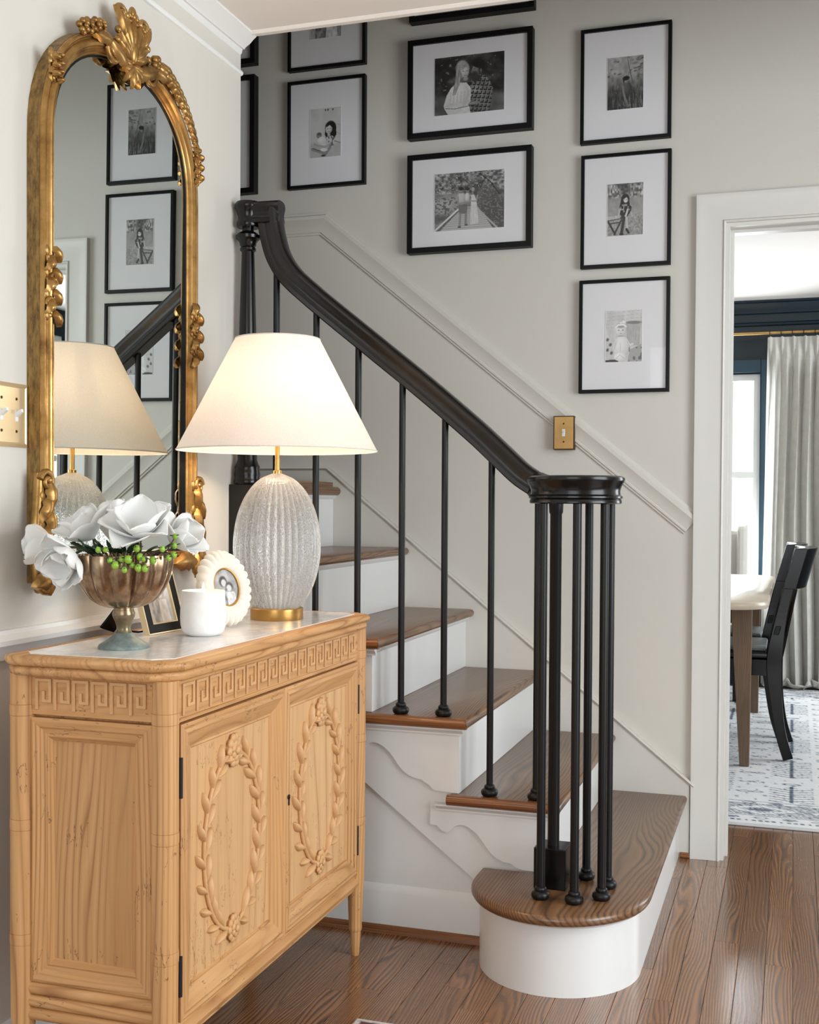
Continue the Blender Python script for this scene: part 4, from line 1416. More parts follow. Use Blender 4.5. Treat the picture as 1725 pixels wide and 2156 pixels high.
def leafblade(mb, base, tip_dir, nrm, L_, W_, curl, lift=0.006, n=10):
    """curled acanthus-like leaf: raised ridge, drooping tip"""
    base, t, nn = V(base), V(tip_dir).normalized(), V(nrm).normalized()
    s_ = nn.cross(t)

    def fn(u, v):
        vv = v * 2 - 1
        wd = W_ * (math.sin(PI * (0.14 + u * 0.80)) ** 0.6) * (1 + 0.16 * math.cos(u * 20)) * math.sqrt(max(0.01, 1 - u ** 7))
        cen = base + t * (L_ * u) + s_ * (curl * u * u * L_) + nn * (lift * 4 * u * (1 - u) + lift * (1 - vv * vv) * 1.2 - 0.002)
        return cen + s_ * (wd * vv * 0.5)
    mb.grid(fn, n, 5)


def scroll(mb, c, r0, turns, nrm, s_dir, rad, sgn=1, lift=0.004):
    nn = V(nrm)
    a = V(s_dir).normalized()
    b = nn.cross(a)
    pts, rr = [], []
    n = int(14 * turns)
    for k in range(n + 1):
        u = k / n
        th = sgn * 2 * PI * turns * u
        r = r0 * (1 - 0.82 * u)
        pts.append(V(c) + a * (r * math.cos(th)) + b * (r * math.sin(th)) + nn * (lift + 0.004 * u))
        rr.append(rad * (1 - 0.35 * u))
    mb.tube(pts, rr, 8, up=nn)
    mb.ball(pts[-1], rad * 1.1, 8, 6)


NXV = V((1, 0, 0))
rg = random.Random(8)
XFm = XW + 0.040
# crest: central shell with acanthus leaves, scrolls and flowers to both sides
cr = MB()
cy_, cz_ = YM, ZT - 0.034
for k in range(9):
    a = PI * (0.12 + 0.76 * k / 8)
    d = V((0, math.cos(a), math.sin(a)))
    L_ = 0.056 + 0.034 * math.sin(a) ** 2
    leafblade(cr, V((XFm, cy_, cz_ + 0.0)) + d * 0.010, d, NXV, L_, 0.024, 0.0, 0.009)
    cr.ball(V((XFm + 0.006, cy_, cz_)) + d * (L_ + 0.008), 0.0085, 8, 6)
cr.ball((XFm + 0.006, cy_, cz_ + 0.02), 0.02, 12, 8, (0.6, 0.8, 1.4))
for s_ in (-1, 1):
    scroll(cr, (XFm, cy_ + s_ * 0.045, cz_ + 0.085), 0.022, 1.6, NXV, (0, s_, 0.4), 0.0065, s_)
    scroll(cr, (XFm, cy_ + s_ * 0.075, cz_ - 0.004), 0.026, 1.5, NXV, (0, s_, 0), 0.007, -s_)
    leafblade(cr, (XFm, cy_ + s_ * 0.02, cz_ - 0.02), (0, s_, 0.25), NXV, 0.10, 0.034, 0.15 * s_, 0.010)
    leafblade(cr, (XFm, cy_ + s_ * 0.03, cz_ + 0.04), (0, s_ * 0.8, 0.8), NXV, 0.07, 0.028, 0.2 * s_, 0.010)
    leafblade(cr, (XFm, cy_ + s_ * 0.08, cz_ + 0.01), (0, s_, 0.05), NXV, 0.075, 0.03, -0.15 * s_, 0.010)
cr.ball((XFm + 0.004, cy_, cz_ + 0.106), 0.012, 10, 8, (0.7, 1, 1.3))
scroll(cr, (XFm, cy_ - 0.012, cz_ + 0.098), 0.014, 1.3, NXV, (0, -1, 0), 0.005, 1)
scroll(cr, (XFm, cy_ + 0.012, cz_ + 0.098), 0.014, 1.3, NXV, (0, 1, 0), 0.005, -1)
for a in range(7):
    th = PI + PI * a / 6
    leafblade(cr, (XFm, cy_, cz_ - 0.012), (0, math.cos(th), math.sin(th) * 0.8), NXV, 0.05, 0.022, 0, 0.008)
cr.build('crest_ornament', M['gold'], mir, smooth=60)


def pt_on_arch(u):
    """point on the outer arch, u 0..1 from the right spring to the left"""
    a = PI * u
    ca, sa = math.cos(a), math.sin(a)
    e = 0.88
    return V((XFm, YM + HW * math.copysign(abs(ca) ** e, ca), ZS + (ZT - ZS) * sa ** e))


# flower sprays trailing down both shoulders of the arch
for side, (u0_, u1_) in (('r', (0.415, 0.12)), ('l', (0.60, 0.675))):
    sp_ = MB()
    nn_ = 26 if side == 'r' else 4
    for k in range(nn_):
        u = u0_ + (u1_ - u0_) * k / (nn_ - 1)
        p = pt_on_arch(u)
        out = (p - V((XFm, YM, ZS + 0.02))).normalized()
        fade = 1 - 0.72 * k / nn_
        tdir = (pt_on_arch(u + (u1_ - u0_) * 0.05) - p).normalized()
        if side == 'l':
            for q in range(6):
                th = 2 * PI * q / 6 + k
                sp_.ball(p + out * 0.012 + V((0.004 * (q % 2), math.cos(th) * 0.011, math.sin(th) * 0.011)), 0.0075, 8, 5)
            sp_.ball(p + out * 0.013 + V((0.010, 0, 0)), 0.006, 8, 5)
            continue
        leafblade(sp_, p + out * (0.001 + 0.004 * (k % 2)), (tdir + out * (0.5 if k % 2 else -0.1)), NXV, 0.042 * fade + 0.012, 0.02 * fade + 0.007, 0.2 * (-1) ** k, 0.008 * fade + 0.003)
        if k % 3 == 0:
            for q in range(5):
                th = 2 * PI * q / 5
                sp_.ball(p + V((0.006, math.cos(th) * 0.010 * fade, math.sin(th) * 0.010 * fade)) + out * 0.006 * fade, 0.0085 * fade + 0.002, 8, 5)
            sp_.ball(p + V((0.012 * fade, 0, 0)) + out * 0.006 * fade, 0.006 * fade + 0.001, 8, 5)
    sp_.build('shoulder_garland', M['gold'], mir, smooth=60)


def side_ornament(y_, z_, h_, w_, flip):
    mb = MB()
    x0_ = XW + 0.038
    for k in range(7):
        zz = z_ + h_ * (0.5 - k / 6)
        s_ = (-1) ** k * flip
        leafblade(mb, (x0_ + 0.002, y_ + s_ * w_ * 0.10, zz + h_ * 0.08), (0, 0.22 * s_, -1), NXV, h_ * 0.26, w_ * 0.46, 0.25 * s_, 0.010)
        mb.ball((x0_, y_ - s_ * w_ * 0.22, zz), w_ * 0.17, 10, 7, (0.6, 1, 1.35))
    scroll(mb, (x0_, y_ + flip * 0.006, z_ + h_ * 0.06), w_ * 0.30, 1.5, NXV, (0, flip, 0.3), 0.0055, flip)
    scroll(mb, (x0_, y_ - flip * 0.004, z_ - h_ * 0.32), w_ * 0.26, 1.5, NXV, (0, -flip, -0.3), 0.005, -flip)
    scroll(mb, (x0_, y_ - flip * 0.003, z_ + h_ * 0.36), w_ * 0.24, 1.4, NXV, (0, -flip, 0.5), 0.005, flip)
    mb.ball((x0_ + 0.002, y_, z_ - h_ * 0.5), 0.011, 10, 6, (0.5, 1.1, 0.7))
    mb.build('side_ornament', M['gold'], mir, smooth=60)


side_ornament(YM - HW + 0.024, 1.585, 0.13, 0.05, 1)
side_ornament(YM + HW - 0.020, 1.565, 0.13, 0.05, -1)
side_ornament(YM + HW - 0.016, 1.985, 0.075, 0.045, -1)
side_ornament(YM - HW + 0.036, 2.025, 0.05, 0.045, 1)
# corner cartouches at the foot
for s_ in (-1, 1):
    mb = MB()
    yb_ = YM + s_ * (HW - 0.018)
    x0_ = XW + 0.038
    for k in range(7):
        leafblade(mb, (x0_, yb_ + s_ * 0.006, 1.185 - 0.028 * k), (0, s_ * (0.30 if k % 2 else -0.2), -1), NXV, 0.062, 0.034, 0.2 * s_, 0.011)
        mb.ball((x0_, yb_ + s_ * (0.022 if k % 2 else -0.006), 1.185 - 0.03 * k), 0.012, 10, 7, (0.6, 1, 1.3))
    leafblade(mb, (x0_, yb_, 0.995), (0, -s_, 0.1), NXV, 0.12, 0.045, 0.1 * s_, 0.012)
    leafblade(mb, (x0_, yb_, 1.0), (0, s_ * 0.8, -0.6), NXV, 0.06, 0.045, 0.2 * s_, 0.012)
    scroll(mb, (x0_, yb_ + s_ * 0.012, 1.185), 0.022, 1.4, NXV, (0, s_, 0.2), 0.007, s_)
    scroll(mb, (x0_, yb_ + s_ * 0.012, 0.985), 0.026, 1.5, NXV, (0, s_, -0.2), 0.008, -s_)
    mb.tube(smoothpath([(x0_ - 0.008, yb_ + s_ * 0.02, 1.20), (x0_ - 0.006, yb_ + s_ * 0.026, 1.15), (x0_ - 0.004, yb_ + s_ * 0.036, 1.08), (x0_ - 0.004, yb_ + s_ * 0.034, 1.0), (x0_ - 0.004, yb_ + s_ * 0.02, 0.965)], 4), 0.012, 8, up=(1, 0, 0))
    mb.build('corner_ornament', M['gold'], mir, smooth=60)

# two-gang switch on the mirror wall
ga, gb = hit(59.5, 811, 0, XW + 0.006), hit(56.5, 943, 0, XW + 0.006)
y1_, z1_, z0_ = ga.y, ga.z, gb.z
y0_ = y1_ - 0.118
ds = thing('double_light_switch', (XW, (y0_ + y1_) / 2, z0_), 'pale brass double switch plate with toggles on the wall beside the mirror', 'light switch')
MB().sweep([(0, 0), (0, 0.0035), (0.006, 0.0065), (0.009, 0.005), (0.012, 0.005), (0.012, 0)], [(XW, y0_, z0_), (XW, y1_, z0_), (XW, y1_, z1_), (XW, y0_, z1_)], (1, 0, 0), closed=True).build('plate_rim', M['brass_light'], ds, smooth=20)
MB().box((XW + 0.0005, y0_ + 0.010, z0_ + 0.010), (XW + 0.0048, y1_ - 0.010, z1_ - 0.010)).build('plate', M['brass_light'], ds)
zm = (z0_ + z1_) / 2
for yy in (y1_ - 0.036, y1_ - 0.082):
    tg = MB().box((XW + 0.004, yy - 0.0045, zm - 0.012), (XW + 0.0058, yy + 0.0045, zm + 0.010))
    tg.add([(XW + 0.005, yy - 0.004, zm - 0.004), (XW + 0.005, yy + 0.004, zm - 0.004), (XW + 0.005, yy + 0.004, zm + 0.006), (XW + 0.005, yy - 0.004, zm + 0.006),
            (XW + 0.019, yy - 0.0032, zm + 0.006), (XW + 0.019, yy + 0.0032, zm + 0.006), (XW + 0.018, yy + 0.0032, zm + 0.012), (XW + 0.018, yy - 0.0032, zm + 0.012)],
           [(0, 3, 2, 1), (4, 5, 6, 7), (0, 1, 5, 4), (1, 2, 6, 5), (2, 3, 7, 6), (3, 0, 4, 7)])
    tg.build('toggle', M['toggle'], ds)
    for s_ in (-1, 1):
        MB().lathe([(0.003, XW + 0.0045), (0.003, XW + 0.0056), (0.0, XW + 0.006)], (0, yy, zm + s_ * 0.032), 10, axis='x').build('screw', M['brass_dark'], ds)

# ------------------------------------------------------------------ pine sideboard
XF, XBK = -1.042, -1.336      # post centres, front and back
Y0, Y1 = -2.070, -1.125
ZTOP = 0.868
sb = thing('sideboard', ((XF + XBK) / 2, (Y0 + Y1) / 2, 0), 'carved pine sideboard with two wreath doors and a marble top', 'sideboard')
XD = XF + 0.008               # front face plane of the carcass
YN = Y0 - 0.004               # near end face plane
MB().box((XBK - 0.01, Y0 + 0.006, 0.20), (XD - 0.022, Y1 - 0.006, 0.838)).build('carcass', M['pine_z'], sb)


def top_outline(o_, ch):
    x0_, x1_, ya, yb = XBK - 0.022 - o_, XF + 0.026 + o_, Y0 - 0.026 - o_, Y1 + 0.026 + o_
    return [(x0_, ya + ch * 0.6), (x0_ + ch * 0.6, ya), (x1_ - ch, ya), (x1_, ya + ch), (x1_, yb - ch), (x1_ - ch, yb), (x0_, yb)]


rounded_slab(top_outline(0.012, 0.045), 0.848, ZTOP - 0.0015, 0.009, 6).build('top_moulding', M['pine_y'], sb, smooth=40)
rounded_slab(top_outline(0.006, 0.045), 0.830, 0.8485, 0.008, 6).build('bed_moulding', M['pine_y'], sb, smooth=40)
MB().prism(top_outline(-0.022, 0.03), (0, 0, ZTOP - 0.004), (1, 0, 0), (0, 1, 0), (0, 0, 1), 0.004).build('marble_top', M['marble'], sb)


def ring_post(x_, y_):
    r = 0.0235
    p = [(0.009, 0.0), (0.0105, 0.004), (0.0125, 0.03), (0.0145, 0.062), (0.0165, 0.066), (0.0172, 0.072), (0.0165, 0.078), (0.0175, 0.10), (0.0195, 0.16), (0.0225, 0.20)]
    for zz in (0.345, 0.555, 0.765):
        p += [(r, zz - 0.0105), (r - 0.0008, zz - 0.010), (r + 0.0006, zz - 0.0095), (r + 0.0009, zz), (r + 0.0006, zz + 0.0095), (r - 0.0008, zz + 0.010), (r, zz + 0.0105)]
    p += [(r, 0.832)]
    p.sort(key=lambda q: q[1])
    MB().lathe(p, (x_, y_, 0), 28).build('leg_post', M['pine_z'], sb, smooth=22)


for x_ in (XF, XBK):
    for y_ in (Y0, Y1):
        ring_post(x_, y_)

# friezes with a Greek key carving
MB().box((XD - 0.024, Y0 + 0.018, 0.752), (XD + 0.002, Y1 - 0.018, 0.832)).build('front_frieze', M['pine_y'], sb, bevel=0.001, seg=1)
MB().box((XBK + 0.016, YN - 0.002, 0.757), (XF - 0.018, YN + 0.02, 0.832)).build('end_frieze', M['pine_x'], sb, bevel=0.001, seg=1)


def key_mesh(wd, ht, U, N, th=0.0035, bw=0.0062):
    """one raised hook of the key pattern"""
    pts = [(0, 0), (0, ht), (wd * 0.72, ht), (wd * 0.72, ht * 0.30), (wd * 0.36, ht * 0.30), (wd * 0.36, ht * 0.64)]
    U, N, Z = V(U), V(N), V((0, 0, 1))
    mb = MB().sweep([(-bw / 2, 0), (-bw / 2, th), (bw / 2, th), (bw / 2, 0)], [U * a + Z * b for a, b in pts], N)
    return mb


nk = 17
wk = (Y1 - Y0 - 0.075) / nk
o0 = None
for k in range(nk):
    loc = V((XD + 0.002, Y0 + 0.042 + wk * k, 0.764))
    if o0 is None:
        o0 = key_mesh(wk, 0.054, (0, 1, 0), (1, 0, 0)).build('key_motif', M['pine_carved'], None, bevel=0.0008, seg=1)
        o0.parent = sb
        o0.location = loc - V(sb['_org'])
    else:
        copy_part(o0, sb, loc - V(sb['_org']))
ne = 6
we = (XF - XBK - 0.06) / ne
o1 = None
for k in range(ne):
    loc = V((XBK + 0.034 + we * k, YN - 0.002, 0.767))
    if o1 is None:
        o1 = key_mesh(we, 0.054, (1, 0, 0), (0, -1, 0)).build('key_motif', M['pine_carved'], None, bevel=0.0008, seg=1)
        o1.parent = sb
        o1.location = loc - V(sb['_org'])
    else:
        copy_part(o1, sb, loc - V(sb['_org']))
# plain base strip under the key pattern joins the hooks
MB().box((XD + 0.001, Y0 + 0.03, 0.757), (XD + 0.0045, Y1 - 0.03, 0.7605)).build('key_border', M['pine_y'], sb)

# end panel: mitred moulding round a flat board, three reeded ribs below
ex0, ex1, ez0, ez1 = XBK + 0.022, XF - 0.022, 0.268, 0.752
MB().box((ex0, YN + 0.012, ez0), (ex1, YN + 0.03, ez1)).build('end_panel', M['pine_knot'], sb)
ep = [(0, 0), (0, 0.016), (0.006, 0.019), (0.016, 0.017), (0.020, 0.013), (0.030, 0.010), (0.034, 0.012), (0.040, 0.007), (0.044, 0.0)]


def mitred(name, prof, rect, plane, pos, parent, mats):
    """four separate mitred pieces of moulding; plane 'y': faces -Y at y=pos, 'x': faces +X"""
    a0, a1, z0_, z1_ = rect
    if plane == 'y':
        C4 = [V((a0, pos, z0_)), V((a1, pos, z0_)), V((a1, pos, z1_)), V((a0, pos, z1_))]
        n_, inw = V((0, -1, 0)), [V((1, 0, 1)), V((-1, 0, 1)), V((-1, 0, -1)), V((1, 0, -1))]
    else:
        C4 = [V((pos, a0, z0_)), V((pos, a1, z0_)), V((pos, a1, z1_)), V((pos, a0, z1_))]
        n_, inw = V((1, 0, 0)), [V((0, 1, 1)), V((0, -1, 1)), V((0, -1, -1)), V((0, 1, -1))]
    k = len(prof)
    for e in range(4):
        f = (e + 1) % 4
        vs = [C4[e] + inw[e] * a + n_ * b for a, b in prof] + [C4[f] + inw[f] * a + n_ * b for a, b in prof]
        fs = [(q, (q + 1) % k, k + (q + 1) % k, k + q) for q in range(k)] + [tuple(range(k)), tuple(range(k, 2 * k))]
        MB().add(vs, fs).build(name, mats[e % 2], parent, smooth=25)


mitred('end_moulding', ep, (ex0, ex1, ez0, ez1), 'y', YN + 0.012, sb, (M['pine_x'], M['pine_z']))
for k in range(3):
    zc_ = 0.255 - 0.024 * k
    xo = (0.004, 0.0, 0.004)[k]
    MB().tube([(XBK + 0.012 + xo, YN + 0.004, zc_), (XF - 0.016, YN + 0.004, zc_)], 0.0125, 14).build('reeded_rib', M['pine_x'], sb, smooth=60)
MB().box((XBK + 0.02, YN + 0.01, 0.196), (XF - 0.02, YN + 0.03, 0.268)).build('end_base_rail', M['pine_x'], sb)
# front rail below the doors
MB().box((XD - 0.03, Y0 + 0.016, 0.168), (XD - 0.004, Y1 - 0.016, 0.214)).build('front_rail', M['pine_y'], sb, bevel=0.003)
MB().sweep([(0, 0), (0, 0.006), (0.006, 0.012), (0.014, 0.014), (0.022, 0.008), (0.026, 0)], [(XD - 0.006, Y0 + 0.02, 0.178), (XD - 0.006, Y1 - 0.02, 0.178)], (1, 0, 0)).build('front_bead', M['pine_y'], sb, smooth=50)

# doors
YMID = -1.597
dp = [(0, 0), (0, 0.012), (0.005, 0.015), (0.010, 0.014), (0.016, 0.016), (0.036, 0.009), (0.046, 0.003), (0.050, 0.004), (0.053, 0.0)]
leaf_a = MB()


def carved_leaf(Ln, Wd):
    mb = MB()

    def fn(u, v):
        vv = v * 2 - 1
        wd = Wd * max(0.14, math.sin(PI * u ** 1.5) ** 0.75)
        h_ = (0.003 + 0.0095 * math.sin(PI * (0.06 + 0.86 * u))) * (1 - 0.8 * vv * vv)
        return V((h_, vv * wd * 0.5, Ln * u))
    mb.grid(fn, 9, 7)
    # closing skirt to the board
    n0 = len(mb.v)
    ring = [i * 7 for i in range(9)] + [8 * 7 + j for j in range(1, 7)] + [i * 7 + 6 for i in range(7, -1, -1)] + [j for j in range(5, 0, -1)]
    for i in ring:
        p = mb.v[i]
        mb.v.append(V((-0.001, p.y, p.z)))
    m_ = len(ring)
    for i in range(m_):
        j = (i + 1) % m_
        mb.f.append((ring[i], ring[j], n0 + j, n0 + i))
    return mb


leaf_obj = None
for di, (ya, yb) in enumerate(((Y0 + 0.030, YMID - 0.001), (YMID + 0.001, Y1 - 0.030))):
    zA, zB = 0.216, 0.749
    xp = XD - 0.006
    dr = MB().box((XD - 0.022, ya, zA), (xp, yb, zB)).build('door', M['pine_plain'], sb)
    mitred('door_moulding', dp, (ya, yb, zA, zB), 'x', xp, dr, (M['pine_y'], M['pine_z']))
    cy_, cz_ = (ya + yb) / 2, (zA + zB) / 2 + 0.002
    ry, rz = 0.118, 0.172
    n_l = 19
    # stem ring of the wreath
    ring = [V((xp + 0.002, cy_ + ry * math.cos(2 * PI * k / 60), cz_ + rz * math.sin(2 * PI * k / 60))) for k in range(60)]
    st_ = MB()
    for a0 in (-1, 1):
        seg_ = [V((xp + 0.003, cy_ + a0 * ry * math.cos(th), cz_ + rz * math.sin(th))) for th in [(-PI / 2 + 0.1) + (PI - 0.2) * k / 30 for k in range(31)]]
        st_.tube(seg_, 0.0042, 8, up=(1, 0, 0))
    st_.build('wreath_stem', M['pine_carved'], dr, smooth=60)
    for s_ in (-1, 1):
        for k in range(n_l):
            th = -PI / 2 + 0.20 + (PI - 0.42) * k / (n_l - 1)
            p = V((xp, cy_ + s_ * ry * math.cos(th), cz_ + rz * math.sin(th)))
            tg = V((0, -s_ * ry * math.sin(th), rz * math.cos(th))).normalized()
            out = V((0, s_ * math.cos(th) / ry, math.sin(th) / rz)).normalized()
            od = out if k % 2 == 0 else -out
            d = (tg * 0.85 + od * (0.58 if k % 2 == 0 else 0.5)).normalized()
            ang = math.atan2(-d.y, d.z)
            loc = p - V(sb['_org'])
            if leaf_obj is None:
                leaf_obj = carved_leaf(0.050, 0.0175).build('carved_leaf', M['pine_carved'], None, smooth=70)
                leaf_obj.parent = dr
                leaf_obj.location = loc
                leaf_obj.rotation_euler = (ang, 0, 0)
                c_ = leaf_obj
            else:
                c_ = copy_part(leaf_obj, dr, loc, (ang, 0, 0))
            sc_ = (0.95, 1.12, 0.88, 1.05)[(k + di) % 4]
            c_.scale = (1, sc_, sc_)
    for zz, rr in ((cz_ + rz + 0.004, 0.032), (cz_ - rz - 0.002, 0.027)):
        ro = MB()
        for ringi, (n_, r_p, sz) in enumerate(((10, 0.78, 0.30), (7, 0.42, 0.26), (1, 0.0, 0.28))):
            for q in range(n_):
                th = 2 * PI * q / n_ + ringi
                ro.ball((xp + 0.006 + 0.004 * ringi, cy_ + rr * 0.8 * r_p * math.cos(th), zz + rr * r_p * math.sin(th)), rr * sz, 8, 6, (0.55, 1, 1))
        ro.lathe([(0.0, xp), (rr * 0.82, xp), (rr * 0.8, xp + 0.008), (0.0, xp + 0.01)], (0, cy_, zz), 20, axis='x')
        ro.build('rosette', M['pine_carved'], dr, smooth=60)
    hy = ya - 0.002 if di == 0 else yb + 0.002
    for hz in (0.30, 0.655):
        hb = MB().lathe([(0.0045, hz - 0.036), (0.0045, hz + 0.036)], (xp + 0.012, hy, 0), 10)
        hb.box((xp + 0.006, hy - 0.004, hz - 0.034), (xp + 0.013, hy + 0.010 * (1 if di == 0 else -1), hz + 0.034)) if di == 0 else hb.box((xp + 0.006, hy - 0.010, hz - 0.034), (xp + 0.013, hy + 0.004, hz + 0.034))
        hb.build('hinge', M['hinge'], dr)
    if di == 1:
        kh = MB().lathe([(0.0, xp + 0.0155), (0.0055, xp + 0.0155), (0.0055, xp + 0.0172), (0.0, xp + 0.0172)], (0, ya + 0.016, 0.512), 16, axis='x')
        kh.box((xp + 0.0155, ya + 0.0133, 0.494), (xp + 0.0172, ya + 0.0187, 0.512))
        kh.build('keyhole', M['hinge'], dr)

# ------------------------------------------------------------------ lamp
LX, LY = -1.165, -1.338
ZQ = ZTOP
lamp = thing('table_lamp', (LX, LY, ZQ), 'ribbed clear glass table lamp with a white linen cone shade', 'lamp')
MB().lathe([(0.0, ZQ), (0.0625, ZQ), (0.063, ZQ + 0.001), (0.063, ZQ + 0.026), (0.061, ZQ + 0.028), (0.0, ZQ + 0.028)], (LX, LY, 0), 48).build('base', M['brass'], lamp, smooth=40)
bz, bh = ZQ + 0.028, 0.318
outer = []
nn_ = 30
for k in range(nn_ + 1):
    u = k / nn_
    rr = max(0.101 * math.sqrt(max(0.0, 1 - ((u - 0.46) / 0.541) ** 2)), 0.010)
    outer.append((rr, bz + bh * u))
gb_ = MB()
fl = 36
seg = 144


def glass_shell(prof, fa, flip):
    vs, fs = [], []
    for r, z in prof:
        for k in range(seg):
            t = 2 * PI * k / seg
            rr = r * (1 + fa * (abs(math.cos(fl * t / 2)) - 0.6))
            vs.append((LX + rr * math.cos(t), LY + rr * math.sin(t), z))
    m = len(prof)
    for i in range(m - 1):
        for k in range(seg):
            k2 = (k + 1) % seg
            q = (i * seg + k, i * seg + k2, (i + 1) * seg + k2, (i + 1) * seg + k)
            fs.append(q[::-1] if flip else q)
    bot, topc = tuple(range(seg)), tuple((m - 1) * seg + k for k in range(seg))
    fs.append(bot if flip else bot[::-1])
    fs.append(topc[::-1] if flip else topc)
    return vs, fs


gb_.add(*glass_shell(outer, 0.075, False))
gb_.build('glass_body', M['glass'], lamp, smooth=75)
MB().lathe([(0.0, bz + bh - 0.002), (0.0105, bz + bh - 0.002), (0.0105, bz + bh + 0.006), (0.006, bz + bh + 0.008), (0.0055, bz + bh + 0.075), (0.009, bz + bh + 0.078), (0.013, bz + bh + 0.085), (0.013, bz + bh + 0.115), (0.0, bz + bh + 0.12)], (LX, LY, 0), 20).build('stem', M['brass'], lamp, smooth=40)
sz0, sz1, sr0, sr1 = 1.268, 1.531, 0.237, 0.100
sh = MB()
for ra, rb, fl_ in ((sr0, sr1, 0),):
    sh.grid(lambda u, v: V((LX + (sr0 + (sr1 - sr0) * v) * math.cos(2 * PI * u), LY + (sr0 + (sr1 - sr0) * v) * math.sin(2 * PI * u), sz0 + (sz1 - sz0) * v)), 73, 9)
so = sh.build('lamp_shade', M['shade'], lamp, smooth=60)
for r_a, z_a in ((sr0, sz0), (sr1, sz1)):
    MB().tube([(LX + r_a * math.cos(2 * PI * k / 72), LY + r_a * math.sin(2 * PI * k / 72), z_a) for k in range(73)], 0.0016, 6, cap=False).build('shade_rim', M['shade'], so, smooth=60)
spd = MB()
for k in range(3):
    a = 2 * PI * k / 3 + 0.4
    spd.tube([(LX, LY, sz1 - 0.012), (LX + sr1 * math.cos(a), LY + sr1 * math.sin(a), sz1 - 0.004)], 0.0015, 6)
spd.tube([(LX, LY, bz + bh + 0.11), (LX, LY, sz1 - 0.01)], 0.002, 6)
spd.build('spider', M['brass'], so)
kb_ = NT('lit_bulb')
kb_.bsdf.inputs['Emission Color'].default_value = (1.0, 0.74, 0.49, 1)
kb_.bsdf.inputs['Emission Strength'].default_value = 150.0
bulb_z = sz0 + 0.105
MB().ball((LX, LY, bulb_z), 0.028, 10, 7, (1, 1, 1.15)).build('bulb', kb_.m, lamp, smooth=60)
# ------------------------------------------------------------------ bowl of magnolias
BX, BY = -1.202, -1.948
bw = thing('pedestal_bowl', (BX, BY, ZQ), 'aged bronze fluted pedestal bowl holding white magnolias', 'bowl')
MB().lathe([(0.0, 0.0), (0.0475, 0.0), (0.048, 0.003), (0.046, 0.007), (0.036, 0.013), (0.024, 0.021), (0.0165, 0.029)], (BX, BY, ZQ), 40).build('foot', plain('verdigris', srgb(116, 130, 126), 0.55, 0.25, var=0.35, vscale=60), bw, smooth=40)
MB().lathe([(0.0165, 0.028), (0.0135, 0.034), (0.013, 0.040), (0.016, 0.050), (0.0205, 0.060), (0.0215, 0.066), (0.019, 0.072), (0.0185, 0.076), (0.021, 0.078)], (BX, BY, ZQ), 32).build('stem', M['bronze'], bw, smooth=40)
bo = []
for k in range(18):
    u = k / 17
    bo.append((0.021 + (0.0905 - 0.021) * math.sin(u * PI / 2 * 1.06) ** 0.85 if u > 0 else 0.021, 0.077 + 0.092 * (1 - math.cos(u * PI / 2 * 1.06)) ** 0.9))
inner = [(max(r - 0.004, 0.005), z + 0.004) for r, z in bo[::-1]]
inner[0] = (bo[-1][0] - 0.003, bo[-1][1])
mb = MB()
seg_b = 112
prof = bo + inner
vs, fs = [], []
for r, z in prof:
    for k_2 in range(seg_b):
        t = 2 * PI * k_2 / seg_b
        fl_ = abs(math.cos(6 * t)) ** 0.5
        amp = 0.15 * min(1, max(0, (r - 0.02) / 0.03))
        rr = r * (1 + amp * (fl_ - 0.85))
        vs.append((BX + rr * math.cos(t), BY + rr * math.sin(t), ZQ + z))
for i in range(len(prof) - 1):
    for k_2 in range(seg_b):
        k3 = (k_2 + 1) % seg_b
        fs.append((i * seg_b + k_2, i * seg_b + k3, (i + 1) * seg_b + k3, (i + 1) * seg_b + k_2))
mb.add(vs, fs).build('bowl', M['bronze'], bw, smooth=60)
mb = MB().lathe([(0.0, 0.146), (0.078, 0.146), (0.079, 0.152), (0.0, 0.156)], (BX, BY, ZQ), 30)
mb.build('moss_fill', M['leaf'], bw, smooth=60)


RIM = ZQ + bo[-1][1]


def petal(L_, W_, cup, bend, seed):
    """petal in local axes: grows along +Z, outward is +X"""
    rr = random.Random(seed)
    wob = rr.uniform(-0.25, 0.25)
    ph_ = rr.uniform(0, 6)

    def fn(u, v):
        vv = v * 2 - 1
        wd = W_ * (math.sin(PI * (u ** 1.05) * 0.88 + 0.14) ** 0.6) * (1 if u < 0.97 else 0.62)
        th = bend * u * u
        z = L_ * u * math.cos(th * 0.75)
        x_ = L_ * u * math.sin(th * 0.75) + 0.10 * L_ * math.sin(PI * u)
        c = cup * wd * (vv * vv)
        ruf = 0.035 * L_ * u * u * math.sin(3.2 * vv + ph_) + 0.02 * L_ * u * math.sin(7 * vv + ph_ * 2)
        return V((x_ - c * 0.55 + ruf, vv * wd * 0.5 * (1 - 0.10 * cup), z - 0.05 * L_ * abs(vv) ** 2.5 * u + wob * 0.08 * L_ * vv * u))
    return MB().grid(fn, 12, 11)


